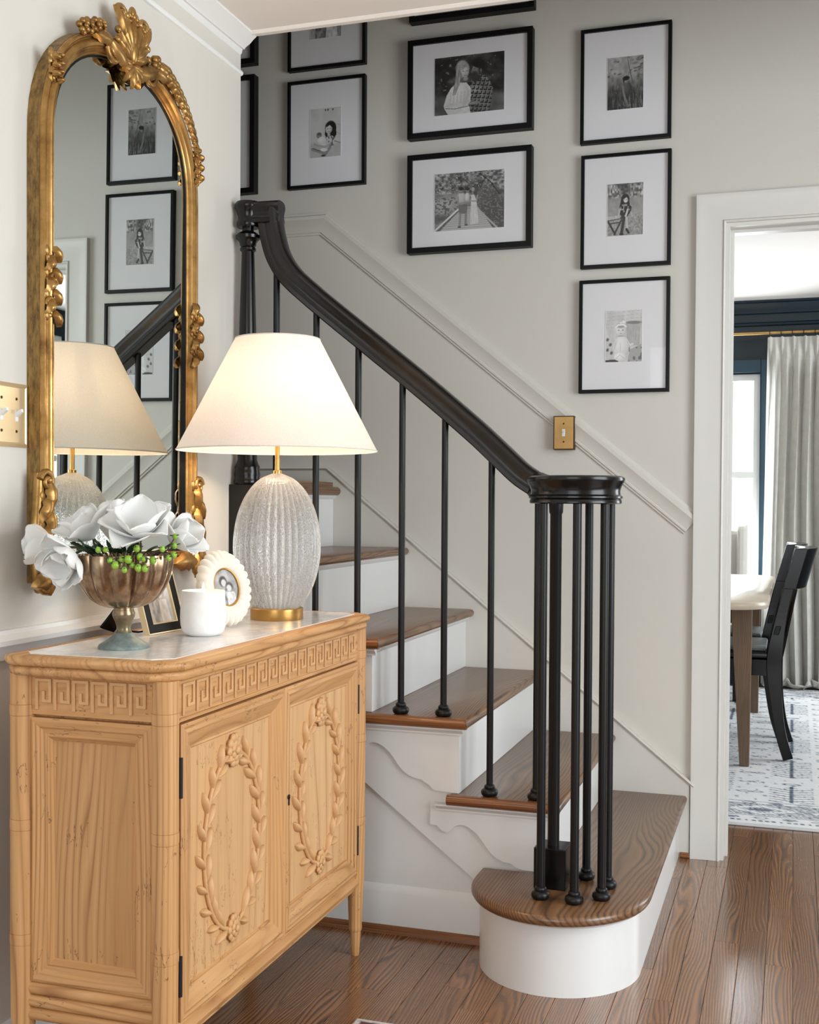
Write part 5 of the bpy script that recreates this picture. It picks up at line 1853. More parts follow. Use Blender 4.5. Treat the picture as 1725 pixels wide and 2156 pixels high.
def magnolia(label, c, axis, size, spec, seed, centre=True):
    """spec: list of (petal count, tilt from the axis, length factor, bend)"""
    t = thing('magnolia_bloom', c, label, 'flower', 'white magnolias in the bronze bowl')
    ax = V(axis).normalized()
    R_ = ax.to_track_quat('Z', 'Y').to_matrix().to_4x4()
    rr = random.Random(seed)
    for wi, (n_, tilt, lf, bend) in enumerate(spec):
        for k in range(n_):
            az = 2 * PI * (k + 0.5 * wi) / n_ + rr.uniform(-0.15, 0.15)
            tl = tilt + rr.uniform(-0.12, 0.12)
            mb = petal(size * lf * rr.uniform(0.92, 1.08), size * 0.92 * rr.uniform(0.9, 1.1), 0.55, bend + rr.uniform(-0.1, 0.15), seed * 31 + wi * 7 + k)
            Mx = Matrix.Translation(V(c)) @ R_ @ Matrix.Rotation(az, 4, 'Z') @ Matrix.Rotation(tl, 4, 'Y') @ Matrix.Translation((0.004, 0, 0))
            mb.xf(Mx).build('petal', M['petal'], t, smooth=180, solid=0.0009)
    ctr = MB()
    for k in range(14 if centre else 3):
        th = k * 2.4
        r_2 = 0.0035 * math.sqrt(k) / 2
        ctr.ball(V(c) + R_.to_3x3() @ V((r_2 * math.cos(th), r_2 * math.sin(th), 0.012 - 0.0005 * k)), 0.0032, 6, 5, (1, 1, 1.6))
    ctr.build('flower_centre', plain('flower_centre_%d' % seed, srgb(186, 190, 120), 0.6), t, smooth=60)
    # stalk down into the bowl
    # over the rim, not through it
    dh = V((c[0] - BX, c[1] - BY, 0))
    rad = dh.length
    dh = dh.normalized() if rad > 1e-4 else V((0, -1, 0))
    b0_ = V((BX, BY, ZQ + 0.150)) + dh * min(rad, 0.05) * 0.5
    rim = V((BX, BY, RIM + 0.008)) + dh * min(rad, 0.072)
    MB().tube(smoothpath([V(c) - ax * 0.002, V(c) - ax * 0.016, rim, b0_], 5), 0.0026, 8).build('stalk', M['stem'], t, smooth=60)
    return t


def at_depth(px, py, X_):
    return hit(px, py, 0, X_)


BLOOMS = [
    ('wide open white magnolia drooping over the bowl rim, lowest of the blooms', (150, 1172, -0.085), (-0.1, -0.85, -0.38), 0.066, [(4, 0.45, 0.85, 0.1), (5, 0.95, 1.05, -0.15)], 3, False, (0, 0, 0)),
    ('white magnolia reaching out beyond the bowl towards the mirror corner', (112, 1150, 0.02), (-0.9, -0.35, 0.12), 0.066, [(3, 0.35, 0.9, 0.05), (4, 0.75, 1.05, 0.0)], 5, False, (0, 0, 0)),
    ('upright white magnolia with tall petals, topmost of the bouquet', (238, 1142, 0.045), (-0.05, -0.05, 0.98), 0.084, [(3, 0.22, 1.0, 0.1), (4, 0.6, 1.05, 0.2)], 7, True, (0.0039, 0.0109, 0.0015)),
    ('fully open white magnolia facing the room above the green berries', (302, 1142, -0.030), (0.22, -0.50, 0.84), 0.080, [(4, 0.45, 0.95, 0.2), (5, 0.85, 1.0, 0.25)], 11, True, (-0.0002, -0.0116, 0.0122)),
    ('half open white magnolia leaning towards the lamp', (356, 1146, 0.040), (0.8, 0.0, 0.5), 0.068, [(3, 0.35, 0.95, 0.1), (4, 0.75, 1.05, 0.2)], 13, True, (0.0034, 0.0067, 0.0021)),
    ('white magnolia between the topmost bloom and the drooping one', (192, 1143, -0.028), (-0.35, -0.50, 0.80), 0.074, [(3, 0.35, 0.9, 0.1), (4, 0.75, 1.0, 0.2)], 17, False, (-0.0033, 0.0095, 0.0099)),
]
for lab, (px_, py_, dy_), ax_, sz_, spec_, sd_, ce_, off_ in BLOOMS:
    magnolia(lab, tuple(hit(px_, py_, 1, BY + dy_) + V(off_)), ax_, sz_, spec_, sd_, ce_)

# berries and leaves spilling over the rim
bs = thing('berry_sprig', (BX, BY - 0.06, ZQ + 0.15), 'sprig of green berries with dark leaves spilling over the bowl rim', 'berries')
bpx = [(243, 1190, 8), (222, 1157, 6), (207, 1158, 6), (258, 1178, 7), (270, 1178, 8), (262, 1200, 6), (295, 1173, 7.5), (291, 1196, 7.5), (305, 1197, 7), (288, 1155, 7), (322, 1180, 7.5), (342, 1212 - 56, 6), (366, 1168, 7), (367, 1149, 6.5), (369, 1130, 6), (232, 1180, 6), (355, 1175, 6), (302, 1178, 5), (279, 1190, 5.5)]
for k, (px_, py_, r_p) in enumerate(bpx):
    r_m = r_p * 0.00088
    # nearest spot along this direction that lies just outside the bowl
    c, best = None, 9.0
    for q in range(90):
        t_ = hit(px_, py_, 1, BY - 0.135 + 0.0015 * q)
        rr_ = math.hypot(t_.x - BX, t_.y - BY)
        want = 0.0935 + r_m + 0.002 + 0.006 * (k % 3)
        if abs(rr_ - want) < best:
            c, best = t_, abs(rr_ - want)
        if best < 0.0016:
            break
    bobj = MB().ball(c, r_m, 14, 10, (1, 1, 1.12)).build('berry', M['berry'], bs, smooth=90)
    cal = MB()
    for q in range(3):
        a = 2 * PI * q / 3 + k
        d = V((math.cos(a), math.sin(a) * 0.6, -0.2))
        leafblade(cal, c + V((0, 0, r_m * 0.4)) + d * r_m * 0.5, d + V((0, 0, 0.5)), V((0, -0.4, 1)), r_m * 1.5, r_m * 0.9, 0.2, 0.0012, 5)
    cal.build('calyx', M['leaf'], bobj, smooth=60)
    dh = V((c.x - BX, c.y - BY, 0)).normalized()
    src = V((BX, BY, ZQ + 0.154)) + dh * 0.045
    top1 = V((BX, BY, RIM + 0.005)) + dh * 0.078
    top2 = V((BX, BY, max(RIM + 0.005, min(c.z, RIM + 0.01)))) + dh * 0.0955
    MB().tube(smoothpath([src, top1, top2, c], 4), 0.0011, 6).build('twig', M['stem'], bs, smooth=60)
for k, (ang, up_, L_, r0_) in enumerate([(-118, 0.9, 0.040, 0.066), (-104, 0.45, 0.042, 0.060), (-88, 0.8, 0.036, 0.068), (-66, 0.35, 0.040, 0.062), (-50, 0.6, 0.036, 0.066), (-138, 0.5, 0.040, 0.062), (-22, 0.4, 0.034, 0.066), (-76, 1.2, 0.034, 0.070), (-152, 0.7, 0.036, 0.064), (-111, 0.2, 0.040, 0.062), (-96, 1.3, 0.034, 0.072), (-58, 1.0, 0.032, 0.070)]):
    a_ = math.radians(ang)
    d_ = V((math.cos(a_), math.sin(a_), up_))
    lf = MB()
    leafblade(lf, V((BX + math.cos(a_) * r0_, BY + math.sin(a_) * r0_, RIM + 0.004)), d_, (0.0, -0.25, 1), L_, L_ * 0.5, 0.15 * (-1) ** k, 0.003, 9)
    lf.build('leaf', M['leaf'], bs, smooth=90, solid=0.0008)

# ------------------------------------------------------------------ candle
CX_, CY_ = -1.164, -1.705
cn = thing('candle', (CX_, CY_, ZQ), 'lit white candle in a rounded stone jar', 'candle')
jo = [(0.0, 0.0), (0.030, 0.0), (0.037, 0.003), (0.043, 0.010), (0.0465, 0.022), (0.0475, 0.036), (0.047, 0.055), (0.0455, 0.075), (0.0445, 0.0925), (0.0435, 0.0935), (0.0425, 0.0925), (0.0435, 0.075), (0.044, 0.066), (0.0, 0.066)]
MB().lathe(jo, (CX_, CY_, ZQ), 48).build('jar', M['jar'], cn, smooth=40)
MB().lathe([(0.0, 0.067), (0.0425, 0.067), (0.0425, 0.079), (0.03, 0.0775), (0.0, 0.077)], (CX_, CY_, ZQ), 40).build('wax', M['wax'], cn, smooth=40)
MB().tube([(CX_, CY_, ZQ + 0.076), (CX_ + 0.0006, CY_, ZQ + 0.087)], 0.0008, 6).build('wick', M['frame_black'], cn)
MB().lathe([(0.0, 0.084), (0.0028, 0.088), (0.0036, 0.092), (0.0026, 0.099), (0.0012, 0.106), (0.0, 0.110)], (CX_, CY_, ZQ), 14).build('flame', M['flame'], cn, smooth=60)
fl_l = bpy.data.lights.new('candle_light', 'POINT')
fl_l.energy = 0.05
fl_l.color = (1.0, 0.66, 0.36)
fl_l.shadow_soft_size = 0.006
fo = bpy.data.objects.new('candle_light', fl_l)
COL.objects.link(fo)
fo.parent = cn
fo.location = (0, 0, 0.112)

# ------------------------------------------------------------------ small frames on the sideboard


def leaning(base, face_deg, lean_deg):
    """local frame: x along the frame's width, y up the frame, z out of its face"""
    a = math.radians(face_deg)
    n_ = V((math.cos(a), math.sin(a), 0))
    u_ = V((-n_.y, n_.x, 0))
    le = math.radians(lean_deg)
    up = V((0, 0, 1)) * math.cos(le) - n_ * math.sin(le)
    nz = n_ * math.cos(le) + V((0, 0, 1)) * math.sin(le)
    Mx = Matrix.Identity(4)
    for i in range(3):
        Mx[i][0], Mx[i][1], Mx[i][2], Mx[i][3] = u_[i], up[i], nz[i], base[i]
    return Mx


# black and gold frame
bfp = V((-1.258, -1.685, ZQ + 0.0005))
F = leaning(bfp, -4, 16)
bf = thing('photo_stand', tuple(bfp), 'small black and gold photo frame leaning between the bowl and the candle', 'photo frame')
Wf, Hf = 0.132, 0.178
MB().sweep([(0, -0.012), (0, 0.0), (0.022, 0.0), (0.022, -0.012)], [(-Wf / 2, 0, 0), (Wf / 2, 0, 0), (Wf / 2, Hf, 0), (-Wf / 2, Hf, 0)], (0, 0, 1), closed=True).xf(F).build('frame', M['frame_black'], bf)
MB().sweep([(-0.0025, -0.013), (-0.0025, 0.0008), (0.0, 0.0008), (0.0, -0.013)], [(-Wf / 2, 0.0025, 0), (Wf / 2, 0.0025, 0), (Wf / 2, Hf, 0), (-Wf / 2, Hf, 0)], (0, 0, 1), closed=True).xf(F).build('gold_edge', M['brass_light'], bf)
MB().sweep([(0.0205, -0.012), (0.0205, 0.0006), (0.023, 0.0), (0.023, -0.012)], [(-Wf / 2, 0, 0), (Wf / 2, 0, 0), (Wf / 2, Hf, 0), (-Wf / 2, Hf, 0)], (0, 0, 1), closed=True).xf(F).build('gold_fillet', M['brass_light'], bf)
pp = pic_blur(33)
pp.a = 0.35 + 0.6 * pp.a
pp.mesh('photograph', lambda u, v: F @ V((-Wf / 2 + 0.022 + (Wf - 0.044) * u, 0.022 + (Hf - 0.044) * v, -0.006)), bf)
MB().box((-Wf / 2 + 0.004, 0.004, -0.013), (Wf / 2 - 0.004, Hf - 0.004, -0.0075)).xf(F).build('backing', M['frame_black'], bf)
top_ = F @ V((0, Hf * 0.72, -0.013))
foot_ = V((top_.x - 0.085, top_.y - 0.03, ZQ + 0.003))
ez = MB().tube([top_, foot_], 1.0, prof=[(-0.024, -0.002), (0.024, -0.002), (0.024, 0.002), (-0.024, 0.002)], up=(1, 0, 0.2))
ez.build('easel_back', M['frame_black'], bf)
MB().tube(smoothpath([F @ V((-0.03, 0.02, -0.013)), V((-1.30, -1.735, ZQ + 0.004)), V((foot_.x + 0.02, foot_.y - 0.01, ZQ + 0.012))], 5), 0.0022, 6).build('ribbon', M['frame_black'], bf)

# cream scalloped oval frame
ofp = V((-1.178, -1.558, ZQ + 0.001))
F2 = leaning(ofp, -26, 15)
of = thing('oval_photo_frame', tuple(ofp), 'cream carved oval photo frame with a scalloped edge beside the lamp', 'photo frame')
Ho, Wo = 0.168, 0.136
mb = MB()
NS = 104
rings = [(0.50, 0.50, 0.010), (0.54, 0.53, 0.016), (0.70, 0.66, 0.019), (0.84, 0.82, 0.016), (0.93, 0.92, 0.012), (1.0, 1.0, 0.004), (1.0, 1.0, -0.004), (0.9, 0.9, -0.008), (0.50, 0.50, -0.008)]
vs, fs = [], []
for ri, (fa_, fb_, hz) in enumerate(rings):
    for k in range(NS):
        t = 2 * PI * k / NS
        sc_ = abs(math.sin(13 * t)) ** 0.6
        g_ = 1 + (0.055 * (sc_ - 0.5) if fa_ > 0.6 else 0)
        hz2 = hz + (0.004 * sc_ if 0.6 < fa_ < 0.98 and hz > 0 else 0)
        vs.append((Wo / 2 * fa_ * g_ * math.cos(t), Ho / 2 + Ho / 2 * fb_ * g_ * math.sin(t), hz2))
nr = len(rings)
for ri in range(nr):
    for k in range(NS):
        k2, r2 = (k + 1) % NS, (ri + 1) % nr
        fs.append((ri * NS + k, ri * NS + k2, r2 * NS + k2, r2 * NS + k))
mb.add(vs, fs).xf(F2 @ Matrix.Translation((0, 0.004, 0))).build('frame', M['bone'], of, smooth=50)
MB().tube([F2 @ V((Wo / 2 * 0.50 * math.cos(2 * PI * k / 48), 0.004 + Ho / 2 + Ho / 2 * 0.50 * math.sin(2 * PI * k / 48), 0.012)) for k in range(49)], 0.0022, 8, cap=False).build('gold_rim', M['brass'], of, smooth=60)
po_ = pic_blur(41, 60, 76)
jj, ii = np.mgrid[0:76, 0:60]
msk = (((ii + 0.5) / 60 - 0.5) ** 2 + ((jj + 0.5) / 76 - 0.5) ** 2) < 0.249
po_.mesh('photograph', lambda u, v: F2 @ V((Wo * 0.5 * (u - 0.5), 0.004 + Ho / 2 + Ho * 0.5 * (v - 0.5), 0.0095)), of, mask=msk)
MB().tube([F2 @ V((0, Ho * 0.62, -0.008)), V((ofp.x - 0.085, ofp.y + 0.03, ZQ + 0.003))], 1.0, prof=[(-0.018, -0.002), (0.018, -0.002), (0.018, 0.002), (-0.018, 0.002)], up=(1, 0, 0.2)).build('easel_back', M['bone'], of)

# ------------------------------------------------------------------ rugs


def rug(name, label, X0, X1, Y0_, Y1_, cell, draw, edge_mat, th=0.010):
    t = thing(name, ((X0 + X1) / 2, (Y0_ + Y1_) / 2, 0), label, 'rug')
    w_, h_ = int((X1 - X0) / cell), int((Y1_ - Y0_) / cell)
    p = Pic(w_, h_, 77, 0.9)
    col = draw(p, X0, X1, Y0_, Y1_)
    me = bpy.data.meshes.new('woven_field')
    org = V(t['_org'])
    vs = [(X0 + (X1 - X0) * i / (w_ - 1) - org.x, Y1_ - (Y1_ - Y0_) * j / (h_ - 1) - org.y, th) for j in range(h_) for i in range(w_)]
    fs = [(j * w_ + i, (j + 1) * w_ + i, (j + 1) * w_ + i + 1, j * w_ + i + 1) for j in range(h_ - 1) for i in range(w_ - 1)]
    me.from_pydata(vs, [], fs)
    at = me.color_attributes.new('ink', 'FLOAT_COLOR', 'POINT')
    c = np.clip(col.reshape(-1, 3), 0, 1)
    lin = np.where(c <= 0.04045, c / 12.92, ((c + 0.055) / 1.055) ** 2.4)
    buf = np.ones((len(lin), 4))
    buf[:, :3] = lin
    at.data.foreach_set('color', buf.ravel())
    o = bpy.data.objects.new('woven_field', me)
    COL.objects.link(o)
    o.parent = t
    kk = NT(name + '_weave')
    a = kk.n('ShaderNodeAttribute', attribute_name='ink')
    kk.l(a.outputs['Color'], kk.bsdf.inputs['Base Color'])
    kk.bsdf.inputs['Roughness'].default_value = 0.95
    kk.bump(kk.noise(kk.obj((400, 400, 1)), 1.0, 1), 0.35, 0.002)
    me.materials.append(kk.m)
    MB().box((X0 - 0.006, Y0_ - 0.006, 0.0005), (X1 + 0.006, Y1_ + 0.006, th - 0.0008)).build('binding', edge_mat, t, bevel=0.003)
    return t


def draw_dining(p, X0, X1, Y0_, Y1_):
    W_, H_ = X1 - X0, Y1_ - Y0_
    x = p.X * W_
    y = (1 - p.Y) * H_            # metres from the near edge
    d = np.minimum(np.minimum(x, W_ - x), np.minimum(y, H_ - y))
    near = d == np.minimum(y, H_ - y)
    s = np.where(near, x, y)
    ink = np.zeros_like(x)
    fine = p.r.rand(*x.shape)
    ink += ((d > 0.045) & (d < 0.062)) * (0.55 * (np.sin(s * 260) > -0.2))
    for a in (0.125, 0.300):
        ink += (np.abs(d - a) < 0.004) * 0.4
    ink += (np.abs(d - 0.335) < 0.003) * 0.3
    for c_, ph_ in ((0.092, 0.0), (0.316, 0.05)):
        u = ((s + ph_) % 0.10) - 0.05
        e = np.sqrt((u / 0.026) ** 2 + ((d - c_) / 0.014) ** 2)
        alt = (((s + ph_) // 0.10) % 2) == 0
        ink += np.where(alt, (np.abs(e - 0.85) < 0.2) * 0.35, (e < 1) * 0.38)
    band = (d > 0.135) & (d < 0.292)
    u = ((s % 0.30) - 0.15)
    v_ = d - 0.213
    dia = np.abs(u) / 0.15 + np.abs(v_) / 0.075
    ink += band * ((np.abs(dia - 0.72) > 0.13) & (np.sin(s * 330) * np.sin(d * 520 + s * 60) > -0.1)) * 0.42
    ink += band * (np.sqrt((u / 0.036) ** 2 + (v_ / 0.02) ** 2) < 1) * 0.35
    ink -= band * (np.abs(dia - 0.72) < 0.08) * 0.5
    fld = d > 0.35
    cx = ((x - 0.05) % 0.31) - 0.155
    row = np.floor((x - 0.05) / 0.31)
    yy = (y + (row % 2) * 0.26) % 0.52
    ink += fld * (np.abs(cx) < 0.008) * (yy < 0.36) * 0.5
    br = np.abs(cx) < 0.085
    ink += fld * br * (np.sin((yy - np.abs(cx) * 0.35) * 2 * PI / 0.036) > 0.72) * (yy < 0.34) * 0.42
    e2 = np.sqrt((cx / 0.036) ** 2 + ((yy - 0.40) / 0.016) ** 2)
    ink += fld * (np.abs(e2 - 0.85) < 0.22) * 0.45
    for ox in (-0.13, 0.13):
        e3 = np.sqrt(((cx - ox) / 0.026) ** 2 + (((y + 0.1) % 0.17 - 0.085) / 0.013) ** 2)
        ink += fld * (np.abs(e3 - 0.85) < 0.24) * 0.38
    ink += fld * (np.sin(x * 90) * np.sin(y * 40 + x * 15) > 0.86) * 0.25
    ink = np.clip(ink * 1.35, 0, 0.85) * (0.55 + 0.7 * fine)
    base = 0.93 - 0.05 * (fine - 0.5)
    out = np.stack([base - ink * 0.86, base - ink * 0.80 + 0.005, base - ink * 0.70 + 0.012], -1)
    return out


rug('dining_rug', 'white dining room rug with a faded grey blue woven pattern', -1.75, 0.95, 0.445, 3.72, 0.0075, draw_dining, plain('rug_binding', srgb(214, 216, 218), 0.9))


def draw_foyer(p, X0, X1, Y0_, Y1_):
    W_, H_ = X1 - X0, Y1_ - Y0_
    x = p.X * W_
    y = (1 - p.Y) * H_
    d = np.minimum(np.minimum(x, W_ - x), np.minimum(y, H_ - y))
    f = p.r.rand(*x.shape)
    c = np.zeros(x.shape + (3,)) + np.array([0.80, 0.78, 0.77])
    m = (d > 0.012)
    c[m] = np.array([0.40, 0.24, 0.2])
    m = (d > 0.03) & (np.sin(x * 160) * np.sin(y * 160) > 0.3)
    c[m] = np.array([0.7, 0.6, 0.52])
    m = (d > 0.09) & (d < 0.105)
    c[m] = np.array([0.2, 0.2, 0.28])
    return c * (0.88 + 0.24 * f[..., None])


fc = hit(752, 2143, 2, 0.006)
rug('entry_rug', 'patterned entry rug with a pale bound corner on the oak floor', fc.x + 0.006, fc.x + 0.95, fc.y - 1.5, fc.y - 0.006, 0.006, draw_foyer, plain('entry_rug_binding', srgb(214, 208, 206), 0.9, bump=0.4, bscale=250), 0.007)

# ------------------------------------------------------------------ dining room
RUGZ = 0.0105
tb = thing('dining_table', (-0.57, 2.1, RUGZ), 'wooden dining table with a pale rounded top and tapered legs', 'table')
TXR, TYN, TYF, TZ = -0.090, 1.02, 3.03, 0.752
TXL = -1.05
cr_ = 0.16
tp = []
for (cx_, cy2, a0) in ((TXR - cr_, TYN + cr_, -90), (TXR - cr_, TYF - cr_, 0), (TXL + cr_, TYF - cr_, 90), (TXL + cr_, TYN + cr_, 180)):
    tp += ell_pts(cx_, cy2, cr_, cr_ * 1.6 if False else cr_, a0, a0 + 90, 8)
rounded_slab(tp, TZ - 0.032, TZ, 0.008, 4).build('table_top', M['tabletop'], tb, smooth=40)
for lx, ly, sgx, sgy in ((-0.19, 1.40, 1, -1), (-0.19, 2.78, 1, 1), (-0.95, 1.40, -1, -1), (-0.95, 2.78, -1, 1)):
    a, b = 0.045, 0.020
    dx = -sgx * 0.018
    MB().add([(lx - b, ly - b, RUGZ), (lx + b, ly - b, RUGZ), (lx + b, ly + b, RUGZ), (lx - b, ly + b, RUGZ),
              (lx - a + dx, ly - a, TZ - 0.033), (lx + a + dx, ly - a, TZ - 0.033), (lx + a + dx, ly + a, TZ - 0.033), (lx - a + dx, ly + a, TZ - 0.033)],
             [(0, 3, 2, 1), (4, 5, 6, 7), (0, 1, 5, 4), (1, 2, 6, 5), (2, 3, 7, 6), (3, 0, 4, 7)]).build('leg', M['walnut'], tb, bevel=0.003)
for a, b in (((-0.235, 1.43, TZ - 0.12), (-0.215, 2.75, TZ - 0.033)), ((-0.925, 1.43, TZ - 0.12), (-0.905, 2.75, TZ - 0.033)), ((-0.9, 1.38, TZ - 0.12), (-0.25, 1.40, TZ - 0.033)), ((-0.9, 2.78, TZ - 0.12), (-0.25, 2.80, TZ - 0.033))):
    MB().box(a, b).build('apron', M['walnut'], tb)


# black chair drawn up to the table side
def black_chair(yn, dx, label):
    yf = yn + 0.40
    t = thing('dining_chair', (-0.22, (yn + yf) / 2, RUGZ), label, 'chair', 'black dining chairs along the table')
    post = [(0.003, 0.007), (-0.030, 0.12), (-0.052, 0.28), (-0.060, 0.42), (-0.052, 0.52), (-0.028, 0.66), (0.006, 0.80), (0.042, 0.925)]
    for yy in (yn, yf):
        pts = smoothpath([(p[0], yy, RUGZ + p[1]) for p in post], 5)
        rd = [0.022 + 0.012 * math.exp(-((p.z - 0.45) / 0.16) ** 2) for p in pts]
        MB().tube(pts, rd, prof=[(-0.75, -1), (0.75, -1), (0.75, 1), (-0.75, 1)], up=(1, 0, 0.0)).build('back_post', M['black'], t, bevel=0.003)
    # crest: broad curved board gripping the posts
    def crest(z0_, z1_, bow, th, nm):
        n = 14
        vs, fs = [], []
        for k in range(n + 1):
            u = k / n
            yy = yn - 0.024 + (yf - yn + 0.048) * u
            bx = bow * (1 - (2 * u - 1) ** 2)
            for z in (z0_, z1_):
                xp = -0.028 + 0.27 * (z - 0.66) + bx
                vs += [(xp - th, yy, RUGZ + z), (xp + th, yy, RUGZ + z)]
        for k in range(n):
            a = k * 4
            for p_, q_ in ((0, 1), (1, 3), (3, 2), (2, 0)):
                fs.append((a + p_, a + q_, a + 4 + q_, a + 4 + p_))
        fs += [(0, 1, 3, 2), (n * 4, n * 4 + 1, n * 4 + 3, n * 4 + 2)]
        MB().add(vs, fs).build(nm, M['black'], t, bevel=0.003)
    crest(0.765, 0.945, 0.045, 0.028, 'crest_rail')
    crest(0.56, 0.60, 0.03, 0.012, 'back_slat')
    for q in range(3):
        yy = yn + (yf - yn) * (0.3 + 0.2 * q)
        MB().tube([(-0.052 + 0.02, yy, RUGZ + 0.45), (0.0 + 0.03, yy, RUGZ + 0.78)], 0.009, 8).build('spindle', M['black'], t)
    xs0 = -0.50
    rounded_slab([(xs0, yn - 0.01), (-0.075, yn + 0.0), (-0.075, yf - 0.0), (xs0, yf + 0.01)], RUGZ + 0.445, RUGZ + 0.478, 0.014, 4).build('seat', M['black'], t, smooth=40)
    rounded_slab([(xs0 + 0.02, yn + 0.025), (-0.095, yn + 0.03), (-0.095, yf - 0.03), (xs0 + 0.02, yf - 0.025)], RUGZ + 0.478, RUGZ + 0.505, 0.012, 4).build('seat_pad', M['cane'], t, smooth=40)
    for yy in (yn, yf):
        MB().box((xs0 + 0.03, yy - 0.012, RUGZ + 0.375), (-0.07, yy + 0.012, RUGZ + 0.446)).build('side_rail', M['black'], t)
        MB().add([(xs0 + 0.012, yy - 0.014, RUGZ), (xs0 + 0.04, yy - 0.014, RUGZ), (xs0 + 0.04, yy + 0.014, RUGZ), (xs0 + 0.012, yy + 0.014, RUGZ),
                  (xs0 + 0.002, yy - 0.02, RUGZ + 0.446), (xs0 + 0.046, yy - 0.02, RUGZ + 0.446), (xs0 + 0.046, yy + 0.02, RUGZ + 0.446), (xs0 + 0.002, yy + 0.02, RUGZ + 0.446)],
                 [(0, 3, 2, 1), (4, 5, 6, 7), (0, 1, 5, 4), (1, 2, 6, 5), (2, 3, 7, 6), (3, 0, 4, 7)]).build('front_leg', M['black'], t)
    MB().box((xs0 + 0.008, yn + 0.02, RUGZ + 0.375), (xs0 + 0.03, yf - 0.02, RUGZ + 0.446)).build('front_rail', M['black'], t)
    t.location.x += dx
    return t


black_chair(1.565, -0.012, 'black wooden dining chair with a curved back beside the near table leg')
black_chair(2.10, -0.05, 'black wooden dining chair further along the table behind the other black one')


def host_chair(label, cx_, yb_, face, wing):
    """upholstered chair; face +1 looks towards +Y, -1 towards -Y; yb_ is the outside of its back"""
    t = thing('upholstered_chair', (cx_, yb_ + face * 0.28, RUGZ), label, 'chair')
    hw = 0.27
    R2 = lambda y_: yb_ + face * y_
    bx = lambda x0_, x1_, ya, yb2, z0_, z1_: ((min(x0_, x1_), min(R2(ya), R2(yb2)), RUGZ + z0_), (max(x0_, x1_), max(R2(ya), R2(yb2)), RUGZ + z1_))
    a, b = bx(cx_ - hw, cx_ + hw, 0.02, 0.56, 0.30, 0.46)
    MB().box(a, b).build('seat', M['uphol'], t, bevel=0.03)
    a, b = bx(cx_ - hw, cx_ + hw, 0.0, 0.09, 0.28, 0.985)
    MB().box(a, b).build('backrest', M['uphol'], t, bevel=0.03)
    if wing:
        for s_ in (-1, 1):
            wp = [(0.03, 0.46), (0.24, 0.46), (0.22, 0.60), (0.17, 0.80), (0.15, 0.99), (0.12, 1.02), (0.03, 1.02)]
            MB().prism([(R2(p[0]), RUGZ + p[1]) for p in wp], (cx_ + s_ * hw - 0.03, 0, 0), (0, 1, 0), (0, 0, 1), (1, 0, 0), 0.06).build('wing', M['uphol'], t, bevel=0.02)
    else:
        for s_ in (-1, 1):
            a, b = bx(cx_ + s_ * hw - 0.035, cx_ + s_ * hw + 0.035, 0.05, 0.54, 0.31, 0.60)
            MB().box((a[0], a[1], a[2]), (b[0], b[1], b[2])).build('arm', M['uphol'], t, bevel=0.015)
    for sx_ in (-1, 1):
        for yy in (0.05, 0.50):
            a, b = bx(cx_ + sx_ * (hw - 0.01) - 0.018, cx_ + sx_ * (hw - 0.01) + 0.018, yy - 0.018, yy + 0.018, 0.0, 0.30)
            MB().box(a, b).build('leg', M['black'], t, bevel=0.003)
    return t


e1 = hit(1573, 1150, 1, 3.45)
host_chair('pale upholstered wing chair at the far end of the dining table by the window', e1.x - 0.30, 3.62, -1, True)
e2 = hit(1530, 1380, 1, 1.35)
host_chair('pale upholstered chair at the near end of the dining table, mostly behind the door casing', e2.x - 0.305, 0.92, 1, False)

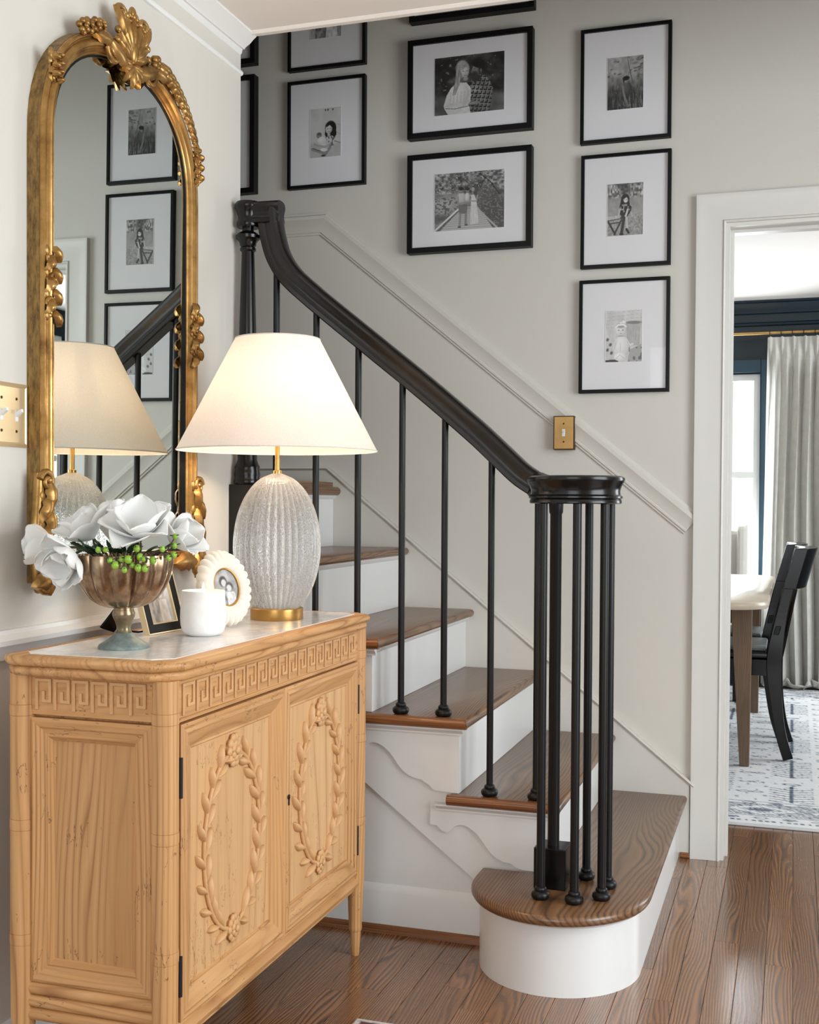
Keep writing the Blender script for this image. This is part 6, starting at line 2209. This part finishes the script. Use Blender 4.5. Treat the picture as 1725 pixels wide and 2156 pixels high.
# curtain and rod
YC = 3.74
rz = hit(1650, 700, 1, YC).z
cr0 = hit(1617, 730, 1, YC).x
rod = thing('curtain_rod', (-0.2, YC, rz), 'slim brass curtain rod across the teal dining wall', 'curtain rod')
MB().tube([(-1.6, YC, rz), (1.1, YC, rz)], 0.010, 12).build('rod', M['antique_brass'], rod, smooth=60)
for bx_ in (-1.3, 0.98):
    MB().box((bx_ - 0.008, YC, rz - 0.012), (bx_ + 0.008, YD, rz + 0.012)).build('bracket', M['antique_brass'], rod)
ct = thing('curtain', (cr0 + 0.35, YC, 0), 'long pale linen curtain with pinch pleats hanging beside the window', 'curtain')
cw = 0.75
nP = 11


def cfn(u, v):
    # v 0 top .. 1 bottom
    z = rz - 0.028 - v * (rz - 0.028 - 0.03)
    ph = u * nP * 2 * PI
    top = max(0, 1 - v / 0.09)
    amp = 0.012 + 0.030 * min(1, v / 0.12) + 0.012 * v
    y = YC - 0.004 + amp * math.sin(ph + 0.5 * math.sin(v * 3 + u * 5)) * (1 - top * 0.7) - top * 0.022 * max(0, math.sin(ph * 1.0)) ** 4 * 2
    x_ = cr0 + cw * u + 0.012 * math.sin(v * 5 + u * 9) * v + 0.012 * math.sin(2 * ph) * min(1, v * 4) - 0.03 * math.sin(v * 2.6) * (1 - u) * 0.5
    return V((x_, y, z))


MB().grid(cfn, 200, 36).build('panel', M['curtain'], ct, smooth=180)
# puddled hem
hm = MB()
hm.grid(lambda u, v: V((cr0 - 0.02 + (cw + 0.04) * u + 0.02 * math.sin(u * 40 + v * 3), YC - 0.02 - 0.09 * math.sin(v * PI) * (0.7 + 0.5 * math.sin(u * 27)) + 0.03 * math.sin(u * nP * 2 * PI), 0.035 + 0.05 * math.sin(v * PI * 0.9) * (0.8 + 0.4 * math.sin(u * 33 + 1)) - 0.032 * v)), 120, 14)
hm.build('puddled_hem', M['curtain'], ct, smooth=180)
for k in range(nP + 1):
    xx = cr0 + 0.012 + (cw - 0.02) * k / nP
    MB().tube([(xx, YC + 0.015 * math.cos(2 * PI * q / 16), rz + 0.001 + 0.015 * math.sin(2 * PI * q / 16)) for q in range(17)], 0.0028, 6, cap=False, up=(1, 0, 0)).build('curtain_ring', M['hinge'], ct, smooth=60)

for o in bpy.data.objects:
    if '_org' in o:
        del o['_org']
